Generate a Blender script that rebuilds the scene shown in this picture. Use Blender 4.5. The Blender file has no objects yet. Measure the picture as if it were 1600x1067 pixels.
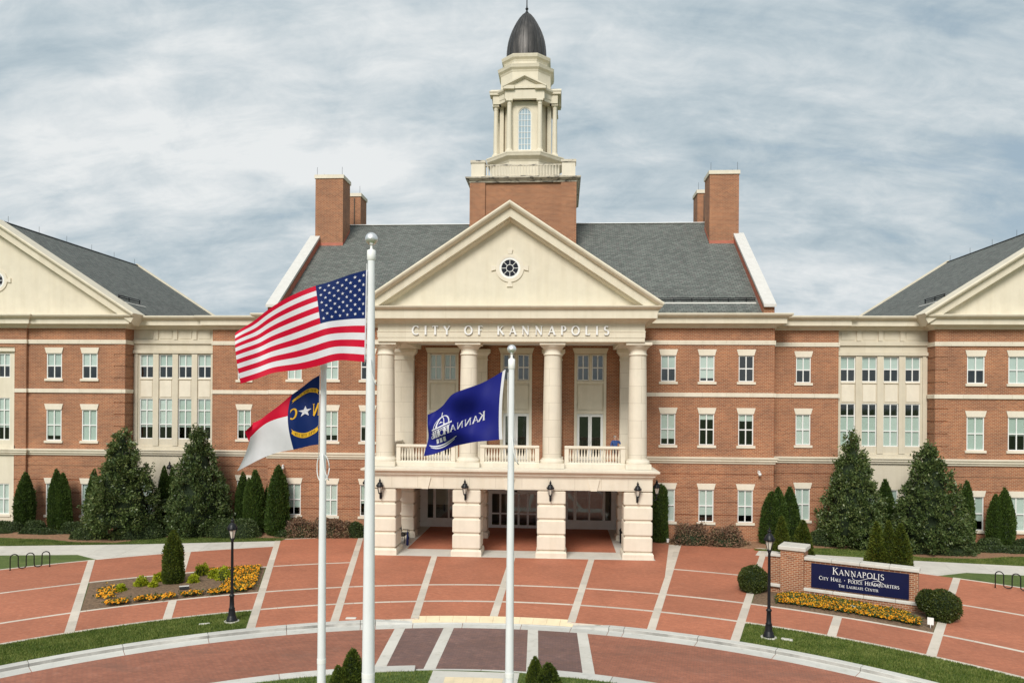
import bpy, bmesh, math, random
import numpy as np
from mathutils import Vector, Matrix

# ------------------------------------------------------------------ camera, sky, sun, exposure
SC = bpy.context.scene
COL = SC.collection
R = math.radians
cam_data = bpy.data.cameras.new('camera')
cam = bpy.data.objects.new('camera', cam_data)
COL.objects.link(cam)
cam.location = (2.955, -48.5, 8.756)
cam.rotation_mode = 'XYZ'
cam.matrix_world = (Matrix.Translation((2.955, -48.5, 8.756)) @ Matrix.Rotation(R(3.48), 4, 'Z')
                    @ Matrix.Rotation(R(90), 4, 'X') @ Matrix.Rotation(R(0.425), 4, 'Z'))
cam_data.sensor_width = 36
cam_data.lens = 1163.2 / 1600 * 36
cam_data.shift_x = -(806.4 - 800) / 1600
cam_data.shift_y = (630.5 - 533.5) / 1600
cam_data.clip_end = 6000
SC.camera = cam

SUN_EL, SUN_AZ = 40, 194          # azimuth measured clockwise from +Y; the sun stands behind the camera
world = bpy.data.worlds.new('World')
SC.world = world
world.use_nodes = True
wt = world.node_tree
wt.nodes.clear()
def wn(t, **kw):
    n = wt.nodes.new(t)
    for k, v in kw.items(): setattr(n, k, v)
    return n
def wl(a, b): wt.links.new(a, b)
w_out = wn('ShaderNodeOutputWorld')
w_bg = wn('ShaderNodeBackground')
w_bg.inputs['Strength'].default_value = 0.1
sky = wn('ShaderNodeTexSky', sky_type='NISHITA', sun_disc=False)
sky.sun_elevation = R(SUN_EL); sky.sun_rotation = R(SUN_AZ)
tc = wn('ShaderNodeTexCoord')
sep = wn('ShaderNodeSeparateXYZ'); wl(tc.outputs['Generated'], sep.inputs[0])
def wmath(op, a, b=None, c=None):
    n = wn('ShaderNodeMath', operation=op)
    for i, v in enumerate((a, b, c)):
        if v is None: continue
        if isinstance(v, (int, float)): n.inputs[i].default_value = v
        else: wl(v, n.inputs[i])
    return n.outputs[0]
# clouds lie on a flat layer overhead: direction / height gives the place on that layer
zz = wmath('ADD', wmath('MAXIMUM', sep.outputs['Z'], 0.0), 0.42)
cx_ = wmath('DIVIDE', sep.outputs['X'], zz)
cy_ = wmath('DIVIDE', sep.outputs['Y'], zz)
comb = wn('ShaderNodeCombineXYZ'); wl(cx_, comb.inputs[0]); wl(cy_, comb.inputs[1])
def wnoise(scale, detail, rough, dist, loc, rot, scl):
    m = wn('ShaderNodeMapping'); wl(comb.outputs[0], m.inputs[0])
    m.inputs['Location'].default_value = loc; m.inputs['Rotation'].default_value = rot; m.inputs['Scale'].default_value = scl
    n = wn('ShaderNodeTexNoise'); wl(m.outputs[0], n.inputs['Vector'])
    n.inputs['Scale'].default_value = scale; n.inputs['Detail'].default_value = detail
    n.inputs['Roughness'].default_value = rough; n.inputs['Distortion'].default_value = dist
    return n.outputs[0]
def wramp(f, stops):
    r = wn('ShaderNodeValToRGB'); wl(f, r.inputs[0])
    cr = r.color_ramp
    while len(cr.elements) < len(stops): cr.elements.new(0.5)
    for e, (p, c) in zip(cr.elements, stops): e.position = p; e.color = c if len(c) == 4 else (*c, 1)
    return r.outputs[0]
def wmix(f, a, b):
    n = wn('ShaderNodeMix', data_type='RGBA')
    if isinstance(f, (int, float)): n.inputs[0].default_value = f
    else: wl(f, n.inputs[0])
    for i, v in ((6, a), (7, b)):
        if isinstance(v, tuple): n.inputs[i].default_value = (*v, 1)
        else: wl(v, n.inputs[i])
    return n.outputs[2]
n_big = wnoise(1.25, 3, 0.5, 0.5, (6.2, 8.3, 0), (0, 0, R(-12)), (0.6, 1.5, 1))
n_mid = wnoise(3.4, 6, 0.58, 0.35, (7.3, -2.2, 0), (0, 0, R(-16)), (0.42, 1.7, 1))
n_fin = wnoise(9.0, 9, 0.64, 0.35, (1.3, 4.2, 0), (0, 0, R(-14)), (0.8, 1.25, 1))
mixn = wmath('ADD', wmath('ADD', wmath('MULTIPLY', n_big, 0.55), wmath('MULTIPLY', n_mid, 0.33)), wmath('MULTIPLY', n_fin, 0.12))
cover = wramp(mixn, [(0.33, (0, 0, 0)), (0.47, (1, 1, 1))])
shade = wramp(wmath('ADD', wmath('ADD', wmath('MULTIPLY', n_big, 0.38), wmath('MULTIPLY', n_mid, 0.36)), wmath('MULTIPLY', n_fin, 0.26)), [(0.41, (2.6, 3.35, 3.85)), (0.49, (3.85, 4.45, 4.8)), (0.60, (6.0, 6.2, 6.25))])
gap = wmix(0.75, sky.outputs[0], (2.8, 3.6, 4.25))      # thin high veil over the blue gaps
wl(wmix(cover, gap, shade), w_bg.inputs['Color'])
wl(w_bg.outputs[0], w_out.inputs['Surface'])

sun_data = bpy.data.lights.new('sun', 'SUN')
sun_data.energy = 2.5
sun_data.angle = R(24)
sun_data.color = (1.0, 0.95, 0.87)
sun = bpy.data.objects.new('sun', sun_data)
COL.objects.link(sun)
_az, _el = R(SUN_AZ), R(SUN_EL)
_d = Vector((math.sin(_az) * math.cos(_el), math.cos(_az) * math.cos(_el), math.sin(_el)))
sun.rotation_euler = _d.to_track_quat('Z', 'Y').to_euler()
sun.location = (0, -60, 60)

SC.view_settings.view_transform = 'Standard'
SC.view_settings.look = 'None'
SC.view_settings.gamma = 1
SC.view_settings.use_curve_mapping = False
SC.view_settings.exposure = 0.44

# ------------------------------------------------------------------ materials
MATS = {}
def new_mat(name):
    m = bpy.data.materials.new(name); m.use_nodes = True
    nt = m.node_tree; bs = nt.nodes['Principled BSDF']
    MATS[name] = m
    return m, nt, bs
class NT:
    """small wrapper to write node graphs"""
    def __init__(s, nt): s.nt = nt
    def n(s, t, **kw):
        x = s.nt.nodes.new(t)
        for k, v in kw.items(): setattr(x, k, v)
        return x
    def l(s, a, b): s.nt.links.new(a, b)
    def math(s, op, a, b=None, c=None):
        x = s.n('ShaderNodeMath', operation=op)
        for i, v in enumerate((a, b, c)):
            if v is None: continue
            if isinstance(v, (int, float)): x.inputs[i].default_value = v
            else: s.l(v, x.inputs[i])
        return x.outputs[0]
    def coord(s): return s.n('ShaderNodeTexCoord').outputs['Object']
    def noise(s, vec, scale, detail=4, rough=0.55, dist=0.0):
        x = s.n('ShaderNodeTexNoise'); x.inputs['Scale'].default_value = scale; x.inputs['Detail'].default_value = detail
        x.inputs['Roughness'].default_value = rough; x.inputs['Distortion'].default_value = dist
        if vec is not None: s.l(vec, x.inputs['Vector'])
        return x.outputs[0]
    def map(s, vec, loc=(0,0,0), rot=(0,0,0), scl=(1,1,1)):
        x = s.n('ShaderNodeMapping'); s.l(vec, x.inputs[0])
        x.inputs['Location'].default_value = loc; x.inputs['Rotation'].default_value = rot; x.inputs['Scale'].default_value = scl
        return x.outputs[0]
    def ramp(s, f, stops):
        x = s.n('ShaderNodeValToRGB'); s.l(f, x.inputs[0]); cr = x.color_ramp
        while len(cr.elements) < len(stops): cr.elements.new(0.5)
        for e, (p, c) in zip(cr.elements, stops): e.position = p; e.color = (*c, 1) if len(c) == 3 else c
        return x.outputs[0]
    def mix(s, f, a, b, mode='MIX'):
        x = s.n('ShaderNodeMix', data_type='RGBA', blend_type=mode)
        if isinstance(f, (int, float)): x.inputs[0].default_value = f
        else: s.l(f, x.inputs[0])
        for i, v in ((6, a), (7, b)):
            if isinstance(v, tuple): x.inputs[i].default_value = (*v, 1)
            else: s.l(v, x.inputs[i])
        return x.outputs[2]
    def bump(s, h, strength, dist, bs):
        x = s.n('ShaderNodeBump'); x.inputs['Strength'].default_value = strength; x.inputs['Distance'].default_value = dist
        s.l(h, x.inputs['Height']); s.l(x.outputs[0], bs.inputs['Normal'])
    def wallvec(s):
        """u along the wall, v up, for walls facing x or y"""
        g = s.n('ShaderNodeNewGeometry'); sx = s.n('ShaderNodeSeparateXYZ'); s.l(g.outputs['True Normal'], sx.inputs[0])
        c = s.n('ShaderNodeSeparateXYZ'); s.l(s.coord(), c.inputs[0])
        side = s.math('GREATER_THAN', s.math('ABSOLUTE', sx.outputs[0]), s.math('ABSOLUTE', sx.outputs[1]))
        mx = s.n('ShaderNodeMix', data_type='FLOAT'); s.l(side, mx.inputs[0]); s.l(c.outputs[0], mx.inputs[2]); s.l(c.outputs[1], mx.inputs[3])
        cb = s.n('ShaderNodeCombineXYZ'); s.l(mx.outputs[0], cb.inputs[0]); s.l(c.outputs[2], cb.inputs[1])
        return cb.outputs[0]

def m_plain(name, col, rough=0.6, var=0.12, scale=3.0, metal=0.0, bump=0.0, bscale=60, spec=0.5):
    m, nt, bs = new_mat(name); N = NT(nt); v = N.coord()
    n = N.noise(v, scale, 5, 0.6)
    a = tuple(max(0, c * (1 - var)) for c in col); b = tuple(min(1, c * (1 + var)) for c in col)
    N.l(N.ramp(n, [(0.3, a), (0.7, b)]), bs.inputs['Base Color'])
    bs.inputs['Roughness'].default_value = rough; bs.inputs['Metallic'].default_value = metal
    bs.inputs['Specular IOR Level'].default_value = spec
    if bump: N.bump(N.noise(v, bscale, 4), bump, 0.01, bs)
    return m

def m_brick(name, c1, c2, mortar, bw=0.215, rh=0.075, ms=0.011, big=True):
    m, nt, bs = new_mat(name); N = NT(nt); v = N.wallvec()
    b = N.n('ShaderNodeTexBrick'); N.l(v, b.inputs['Vector'])
    b.inputs['Color1'].default_value = (*c1, 1); b.inputs['Color2'].default_value = (*c2, 1); b.inputs['Mortar'].default_value = (*mortar, 1)
    b.inputs['Scale'].default_value = 1; b.inputs['Mortar Size'].default_value = ms; b.inputs['Mortar Smooth'].default_value = 0.1
    b.inputs['Bias'].default_value = 0.0; b.inputs['Brick Width'].default_value = bw; b.inputs['Row Height'].default_value = rh
    c = b.outputs['Color']
    if big:
        n = N.noise(v, 0.55, 4, 0.6)
        c = N.mix(1.0, c, N.ramp(n, [(0.3, (0.78, 0.78, 0.80)), (0.7, (1.12, 1.09, 1.04))]), 'MULTIPLY')
        n2 = N.noise(N.map(v, scl=(1.0, 9.0, 1)), 1.6, 3)
        c = N.mix(1.0, c, N.ramp(n2, [(0.35, (0.93, 0.93, 0.94)), (0.65, (1.05, 1.04, 1.03))]), 'MULTIPLY')
    N.l(c, bs.inputs['Base Color']); bs.inputs['Roughness'].default_value = 0.85
    N.bump(N.math('SUBTRACT', 1.0, b.outputs['Fac']), 0.5, 0.008, bs)
    return m

def m_stone(name, col, jw=1.2, jh=0.61, joint=0.006, dark=0.78, stain=0.0):
    m, nt, bs = new_mat(name); N = NT(nt); v = N.wallvec(); o = N.coord()
    b = N.n('ShaderNodeTexBrick'); N.l(v, b.inputs['Vector'])
    b.inputs['Color1'].default_value = (1, 1, 1, 1); b.inputs['Color2'].default_value = (0.955, 0.95, 0.94, 1); b.inputs['Mortar'].default_value = (dark, dark * 0.97, dark * 0.92, 1)
    b.inputs['Scale'].default_value = 1; b.inputs['Mortar Size'].default_value = joint; b.inputs['Brick Width'].default_value = jw; b.inputs['Row Height'].default_value = jh
    n = N.noise(o, 1.3, 6, 0.65)
    base = N.ramp(n, [(0.25, tuple(c * 0.92 for c in col)), (0.75, tuple(min(1, c * 1.05) for c in col))])
    c = N.mix(1.0, base, b.outputs['Color'], 'MULTIPLY')
    n3 = N.noise(N.map(o, scl=(2.2, 2.2, 0.22)), 1.2, 5, 0.6)      # rain streaks
    c = N.mix(1.0, c, N.ramp(n3, [(0.30, (0.94 - stain, 0.93 - stain, 0.91 - stain)), (0.55, (1, 1, 1))]), 'MULTIPLY')
    if stain:
        n4 = N.noise(N.map(o, scl=(1.5, 1.5, 5)), 1.4, 5, 0.7)
        c = N.mix(N.ramp(n4, [(0.50, (0, 0, 0)), (0.62, (1, 1, 1))]), c, (0.09, 0.08, 0.075))
    N.l(c, bs.inputs['Base Color']); bs.inputs['Roughness'].default_value = 0.8
    N.bump(N.noise(o, 35, 5), 0.12, 0.01, bs)
    return m

m_brick('brick', (0.385, 0.143, 0.066), (0.25, 0.085, 0.040), (0.44, 0.30, 0.19), 0.235, 0.09, 0.0125)
m_brick('sign_brick', (0.36, 0.130, 0.056), (0.235, 0.078, 0.036), (0.49, 0.35, 0.235), 0.215, 0.085, 0.014)
m_stone('stone', (0.73, 0.665, 0.55), 1.5, 0.98, 0.011, 0.70)
m_stone('link_stone', (0.63, 0.57, 0.455), 2.4, 50, 0.006, 0.85)
m_stone('stone_plain', (0.74, 0.675, 0.56), 50, 50, 0.0, 1.0)
m_stone('cream', (0.71, 0.65, 0.525), 2.4, 50, 0.006, 0.85)
m_stone('cream_plain', (0.71, 0.65, 0.525), 50, 50, 0.0, 1.0)
m_stone('stained_stone', (0.62, 0.56, 0.46), 50, 50, 0.0, 1.0, 0.10)
m_plain('coping_white', (0.60, 0.585, 0.555), 0.6, 0.06)
m_plain('white_paint', (0.78, 0.78, 0.76), 0.4, 0.04)
m_plain('white_trim', (0.84, 0.835, 0.81), 0.45, 0.05)
m_plain('flashing', (0.42, 0.13, 0.08), 0.6, 0.15)
m_plain('black_metal', (0.010, 0.0105, 0.013), 0.42, 0.2, spec=0.3)
m_plain('dark_metal', (0.03, 0.032, 0.035), 0.5, 0.2)
m_plain('interior', (0.075, 0.07, 0.065), 0.9, 0.2)
m_plain('ceiling_paint', (0.74, 0.70, 0.62), 0.8, 0.05)
m_plain('pole_white', (0.78, 0.79, 0.80), 0.28, 0.05, 1.2)
m_plain('silver', (0.78, 0.78, 0.78), 0.42, 0.05, metal=0.85)
m_plain('letter_metal', (0.80, 0.80, 0.79), 0.35, 0.04)
m_plain('navy', (0.003, 0.006, 0.042), 0.42, 0.1, spec=0.3)
m_plain('sign_letter', (0.82, 0.82, 0.80), 0.4, 0.03)
m_plain('mulch', (0.26, 0.145, 0.080), 0.95, 0.45, 7, bump=1.0, bscale=22)
m_plain('bed_mulch', (0.165, 0.105, 0.062), 0.95, 0.5, 9, bump=1.0, bscale=28)
m_plain('bark', (0.10, 0.075, 0.055), 0.9, 0.4, 9)
m_plain('box_lid', (0.62, 0.60, 0.55), 0.7, 0.08)
m_plain('blue_plastic', (0.01, 0.03, 0.17), 0.4, 0.1)
m_plain('skin', (0.50, 0.29, 0.20), 0.5, 0.05)
m_plain('shirt_blue', (0.03, 0.075, 0.24), 0.8, 0.2, 9)
m_plain('trousers', (0.05, 0.05, 0.055), 0.85, 0.2)
m_plain('hair_grey', (0.22, 0.20, 0.18), 0.7, 0.2, 30)
m_plain('tactile', (0.80, 0.66, 0.44), 0.75, 0.10, 2.0, bump=0.6, bscale=40)
m_plain('rope', (0.75, 0.75, 0.74), 0.8, 0.1)

def m_concrete(name, col, rnd=0.06):
    m, nt, bs = new_mat(name); N = NT(nt); o = N.coord()
    oi = N.n('ShaderNodeObjectInfo')
    n = N.noise(o, 0.8, 7, 0.65)
    c = N.ramp(n, [(0.25, tuple(x * 0.86 for x in col)), (0.75, tuple(x * 1.08 for x in col))])
    c = N.mix(1.0, c, N.ramp(oi.outputs['Random'], [(0, (1 - rnd,) * 3), (1, (1 + rnd,) * 3)]), 'MULTIPLY')
    st = N.noise(o, 2.7, 6, 0.7)
    c = N.mix(1.0, c, N.ramp(st, [(0.32, (0.86, 0.85, 0.83)), (0.46, (1, 1, 1))]), 'MULTIPLY')
    N.l(c, bs.inputs['Base Color']); bs.inputs['Roughness'].default_value = 0.88
    N.bump(N.noise(o, 50, 4), 0.15, 0.01, bs)
m_concrete('concrete', (0.60, 0.575, 0.52))
m_concrete('band_concrete', (0.60, 0.54, 0.46), 0.09)
m_concrete('kerb_concrete', (0.56, 0.55, 0.51), 0.08)
m_plain('kerb_shade_scuff', (0.34, 0.33, 0.305), 0.9, 0.6, 0.7)  # dark tone holds both the kerb face's shade and tyre dirt

def m_paver(name, c1, c2, mortar, bw, rh, ms, rot, var, rough=0.8, streak=0.0):
    m, nt, bs = new_mat(name); N = NT(nt); o = N.coord()
    v = N.map(o, rot=(0, 0, rot))
    b = N.n('ShaderNodeTexBrick'); N.l(v, b.inputs['Vector'])
    b.inputs['Color1'].default_value = (*c1, 1); b.inputs['Color2'].default_value = (*c2, 1); b.inputs['Mortar'].default_value = (*mortar, 1)
    b.inputs['Scale'].default_value = 1; b.inputs['Mortar Size'].default_value = ms; b.inputs['Brick Width'].default_value = bw; b.inputs['Row Height'].default_value = rh
    n = N.noise(o, 0.35, 7, 0.62, 0.4)
    c = N.mix(1.0, b.outputs['Color'], N.ramp(n, [(0.28, (1 - var,) * 3), (0.5, (1, 1, 1)), (0.74, (1 + var, 1 + var * 0.9, 1 + var * 0.85))]), 'MULTIPLY')
    oi = N.n('ShaderNodeObjectInfo')
    c = N.mix(1.0, c, N.ramp(oi.outputs['Random'], [(0, (0.93, 0.93, 0.93)), (1, (1.07, 1.065, 1.06))]), 'MULTIPLY')      # pours differ in tone
    n2 = N.noise(o, 2.4, 6, 0.7)
    c = N.mix(N.ramp(n2, [(0.58, (0, 0, 0)), (0.8, (0.22, 0.22, 0.22))]), c, (0.62, 0.40, 0.32))      # pale efflorescence
    n3 = N.noise(o, 5.5, 5, 0.75)
    c = N.mix(1.0, c, N.ramp(n3, [(0.3, (0.84, 0.83, 0.82)), (0.6, (1.05, 1.05, 1.05))]), 'MULTIPLY')
    if streak:
        # tyre polish follows the ring road
        sx = N.n('ShaderNodeSeparateXYZ'); N.l(o, sx.inputs[0])
        dx = N.math('SUBTRACT', sx.outputs[0], 0.24); dy = N.math('SUBTRACT', sx.outputs[1], -39.87)
        rr = N.math('SQRT', N.math('ADD', N.math('MULTIPLY', dx, dx), N.math('MULTIPLY', dy, dy)))
        cb = N.n('ShaderNodeCombineXYZ'); N.l(rr, cb.inputs[0])
        n4 = N.noise(cb.outputs[0], 0.9, 3, 0.6)
        c = N.mix(1.0, c, N.ramp(n4, [(0.35, (1 - streak,) * 3), (0.62, (1.04, 1.04, 1.04))]), 'MULTIPLY')
        n5 = N.noise(N.map(o, scl=(0.35, 1.3, 1)), 0.8, 5, 0.6)
        c = N.mix(N.ramp(n5, [(0.50, (0, 0, 0)), (0.72, (0.55, 0.55, 0.55))]), c, (0.16, 0.085, 0.062))
    N.l(c, bs.inputs['Base Color']); bs.inputs['Roughness'].default_value = rough
    N.bump(N.math('SUBTRACT', 1.0, b.outputs['Fac']), 0.35, 0.004, bs)
m_paver('plaza_red', (0.465, 0.165, 0.088), (0.40, 0.135, 0.072), (0.36, 0.145, 0.09), 0.2, 0.1, 0.009, 0.3, 0.17)
m_paver('road_red', (0.41, 0.155, 0.092), (0.335, 0.122, 0.074), (0.25, 0.118, 0.082), 0.2, 0.1, 0.010, 0.2, 0.14, 0.75, 0.14)
m_paver('cross_paver', (0.225, 0.120, 0.100), (0.16, 0.092, 0.086), (0.13, 0.09, 0.08), 0.2, 0.1, 0.011, 0.0, 0.16, 0.75, 0.08)

def m_roof():
    m, nt, bs = new_mat('shingle'); N = NT(nt); g = N.coord()
    sx = N.n('ShaderNodeSeparateXYZ'); N.l(g, sx.inputs[0])
    ge = N.n('ShaderNodeNewGeometry'); gs = N.n('ShaderNodeSeparateXYZ'); N.l(ge.outputs['True Normal'], gs.inputs[0])
    side = N.math('GREATER_THAN', N.math('ABSOLUTE', gs.outputs[0]), 0.3)
    mx = N.n('ShaderNodeMix', data_type='FLOAT'); N.l(side, mx.inputs[0]); N.l(sx.outputs[0], mx.inputs[2]); N.l(sx.outputs[1], mx.inputs[3])
    cb = N.n('ShaderNodeCombineXYZ'); N.l(mx.outputs[0], cb.inputs[0]); N.l(N.math('MULTIPLY', sx.outputs[2], 1.65), cb.inputs[1])
    b = N.n('ShaderNodeTexBrick'); N.l(cb.outputs[0], b.inputs['Vector'])
    b.inputs['Color1'].default_value = (0.165, 0.182, 0.165, 1); b.inputs['Color2'].default_value = (0.095, 0.108, 0.098, 1); b.inputs['Mortar'].default_value = (0.03, 0.035, 0.035, 1)
    b.inputs['Scale'].default_value = 1; b.inputs['Mortar Size'].default_value = 0.014; b.inputs['Brick Width'].default_value = 0.34; b.inputs['Row Height'].default_value = 0.19
    n = N.noise(N.map(cb.outputs[0], scl=(1, 1.8, 1)), 3.2, 4, 0.7)
    c = N.mix(N.ramp(n, [(0.48, (0, 0, 0)), (0.66, (0.6, 0.6, 0.6))]), b.outputs['Color'], (0.14, 0.115, 0.115))
    n1 = N.noise(cb.outputs[0], 0.5, 4)
    c = N.mix(1.0, c, N.ramp(n1, [(0.3, (0.93,) * 3), (0.7, (1.06,) * 3)]), 'MULTIPLY')
    N.l(c, bs.inputs['Base Color']); bs.inputs['Roughness'].default_value = 0.9
    N.bump(N.math('SUBTRACT', 1.0, b.outputs['Fac']), 0.5, 0.02, bs)
m_roof()

def m_dome():
    m, nt, bs = new_mat('dome_copper'); N = NT(nt); o = N.coord()
    n = N.noise(N.map(o, scl=(4, 4, 0.5)), 1.0, 6, 0.65)
    N.l(N.ramp(n, [(0.3, (0.030, 0.029, 0.029)), (0.55, (0.062, 0.058, 0.056)), (0.75, (0.14, 0.128, 0.12))]), bs.inputs['Base Color'])
    bs.inputs['Metallic'].default_value = 0.35; bs.inputs['Roughness'].default_value = 0.45
m_dome()

def m_glass():
    m, nt, bs = new_mat('glass'); N = NT(nt); nt.nodes.remove(bs)
    out = nt.nodes['Material Output']
    tr = N.n('ShaderNodeBsdfTransparent'); tr.inputs[0].default_value = (0.90, 0.96, 0.94, 1)
    gl = N.n('ShaderNodeBsdfGlossy'); gl.inputs['Roughness'].default_value = 0.03; gl.inputs['Color'].default_value = (0.9, 0.95, 0.95, 1)
    ge = N.n('ShaderNodeNewGeometry'); dt = N.n('ShaderNodeVectorMath', operation='DOT_PRODUCT')
    N.l(ge.outputs['Incoming'], dt.inputs[0]); N.l(ge.outputs['Normal'], dt.inputs[1])
    k = N.math('POWER', N.math('SUBTRACT', 1.0, N.math('ABSOLUTE', dt.outputs['Value'])), 5.0)      # two-faced pane
    f = N.math('ADD', N.math('MULTIPLY', k, 0.9), 0.10)
    mx = N.n('ShaderNodeMixShader'); N.l(f, mx.inputs[0]); N.l(tr.outputs[0], mx.inputs[1]); N.l(gl.outputs[0], mx.inputs[2])
    bu = N.n('ShaderNodeBump'); bu.inputs['Strength'].default_value = 0.02; bu.inputs['Distance'].default_value = 0.05
    N.l(N.noise(N.coord(), 1.6, 2), bu.inputs['Height']); N.l(bu.outputs[0], gl.inputs['Normal'])
    N.l(mx.outputs[0], out.inputs['Surface'])
m_glass()

def m_blind():
    m, nt, bs = new_mat('blind'); N = NT(nt); oi = N.n('ShaderNodeObjectInfo')
    sx = N.n('ShaderNodeSeparateXYZ'); N.l(N.coord(), sx.inputs[0])
    c = N.ramp(oi.outputs['Random'], [(0, (0.44, 0.50, 0.46)), (0.6, (0.52, 0.57, 0.535)), (1, (0.60, 0.63, 0.60))])
    N.l(c, bs.inputs['Base Color']); bs.inputs['Roughness'].default_value = 0.8
m_blind()

def m_lampglass():
    m, nt, bs = new_mat('lamp_glass'); N = NT(nt)
    bs.inputs['Base Color'].default_value = (0.80, 0.74, 0.64, 1); bs.inputs['Roughness'].default_value = 0.35
    bs.inputs['Transmission Weight'].default_value = 0.25
m_lampglass()

def m_leaf(name, cols, rough=0.5, trans=0.25, spec=0.4, scale=1.4, gain=1.0):
    m, nt, bs = new_mat(name); N = NT(nt); o = N.coord(); oi = N.n('ShaderNodeObjectInfo')
    g = N.n('ShaderNodeNewGeometry')
    n = N.noise(o, scale, 3, 0.7)
    f = N.math('ADD', N.math('MULTIPLY', n, 0.6), N.math('MULTIPLY', g.outputs['Random Per Island'], 0.4))
    k = len(cols)
    if gain != 1.0: f = N.math('ADD', N.math('MULTIPLY', N.math('SUBTRACT', f, 0.5), gain), 0.5)
    c = N.ramp(f, [(0.25 + 0.5 * i / (k - 1), cols[i]) for i in range(k)])
    c = N.mix(1.0, c, N.ramp(oi.outputs['Random'], [(0, (0.86, 0.88, 0.86)), (1, (1.14, 1.1, 1.05))]), 'MULTIPLY')
    N.l(c, bs.inputs['Base Color']); bs.inputs['Roughness'].default_value = rough; bs.inputs['Specular IOR Level'].default_value = spec
    if trans:
        out = nt.nodes['Material Output']; t = N.n('ShaderNodeBsdfTranslucent'); N.l(c, t.inputs['Color'])
        mx = N.n('ShaderNodeMixShader'); mx.inputs[0].default_value = trans
        N.l(bs.outputs[0], mx.inputs[1]); N.l(t.outputs[0], mx.inputs[2]); N.l(mx.outputs[0], out.inputs['Surface'])
m_leaf('magnolia_leaf', [(0.028, 0.052, 0.014), (0.060, 0.098, 0.026), (0.105, 0.150, 0.045), (0.17, 0.20, 0.07)], 0.42, 0.15, 0.45, 1.6, 1.1)
m_leaf('arborvitae_leaf', [(0.026, 0.056, 0.008), (0.050, 0.095, 0.014), (0.085, 0.130, 0.022)], 0.6, 0.2)
m_leaf('arborvitae_front_leaf', [(0.040, 0.070, 0.008), (0.080, 0.115, 0.012), (0.14, 0.165, 0.022)], 0.6, 0.2)
m_leaf('hedge_leaf', [(0.030, 0.055, 0.016), (0.060, 0.095, 0.028), (0.12, 0.155, 0.06)], 0.5, 0.2)
m_leaf('boxwood_leaf', [(0.030, 0.050, 0.008), (0.058, 0.080, 0.013), (0.095, 0.11, 0.022)], 0.5, 0.2)
m_leaf('russet_leaf', [(0.10, 0.055, 0.035), (0.20, 0.115, 0.075), (0.29, 0.19, 0.125), (0.17, 0.16, 0.07)], 0.7, 0.2)
m_leaf('lime_leaf', [(0.20, 0.25, 0.008), (0.36, 0.40, 0.015), (0.48, 0.50, 0.03)], 0.6, 0.25)
m_leaf('pansy_leaf', [(0.03, 0.06, 0.015), (0.06, 0.10, 0.025), (0.09, 0.12, 0.03)], 0.6, 0.2)
m_leaf('pansy_petal', [(0.70, 0.24, 0.006), (0.85, 0.38, 0.010), (0.90, 0.52, 0.03)], 0.6, 0.15)
m_leaf('grass_blade', [(0.062, 0.105, 0.014), (0.120, 0.185, 0.030), (0.24, 0.27, 0.075)], 0.6, 0.25, 0.3, 1.1, 1.9)
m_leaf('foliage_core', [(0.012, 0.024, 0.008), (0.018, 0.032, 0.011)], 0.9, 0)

def m_ground():
    m, nt, bs = new_mat('lawn'); N = NT(nt); o = N.coord()
    n = N.noise(o, 1.1, 7, 0.7); n2 = N.noise(o, 14, 4, 0.7)
    c = N.ramp(n, [(0.3, (0.055, 0.090, 0.016)), (0.55, (0.090, 0.135, 0.028)), (0.75, (0.16, 0.17, 0.05))])
    c = N.mix(1.0, c, N.ramp(n2, [(0.3, (0.7, 0.7, 0.7)), (0.7, (1.25, 1.25, 1.2))]), 'MULTIPLY')
    N.l(c, bs.inputs['Base Color']); bs.inputs['Roughness'].default_value = 0.95
    N.bump(n2, 0.8, 0.03, bs)
m_ground()

def m_cloth(name, col, trans=0.2):
    m, nt, bs = new_mat(name); N = NT(nt); o = N.coord()
    n = N.noise(o, 3.0, 3)
    c = N.ramp(n, [(0.3, tuple(x * 0.93 for x in col)), (0.7, tuple(min(1, x * 1.05) for x in col))])
    N.l(c, bs.inputs['Base Color']); bs.inputs['Roughness'].default_value = 0.6; bs.inputs['Specular IOR Level'].default_value = 0.2
    out = nt.nodes['Material Output']; t = N.n('ShaderNodeBsdfTranslucent'); N.l(c, t.inputs['Color'])
    mx = N.n('ShaderNodeMixShader'); mx.inputs[0].default_value = trans
    N.l(bs.outputs[0], mx.inputs[1]); N.l(t.outputs[0], mx.inputs[2]); N.l(mx.outputs[0], out.inputs['Surface'])
m_cloth('flag_red', (0.60, 0.003, 0.032)); m_cloth('flag_white', (0.76, 0.75, 0.79)); m_cloth('flag_blue', (0.002, 0.018, 0.115))
m_cloth('flag_royal', (0.010, 0.014, 0.19)); m_cloth('flag_gold', (0.85, 0.48, 0.03)); m_cloth('flag_ink', (0.03, 0.025, 0.02))

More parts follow.
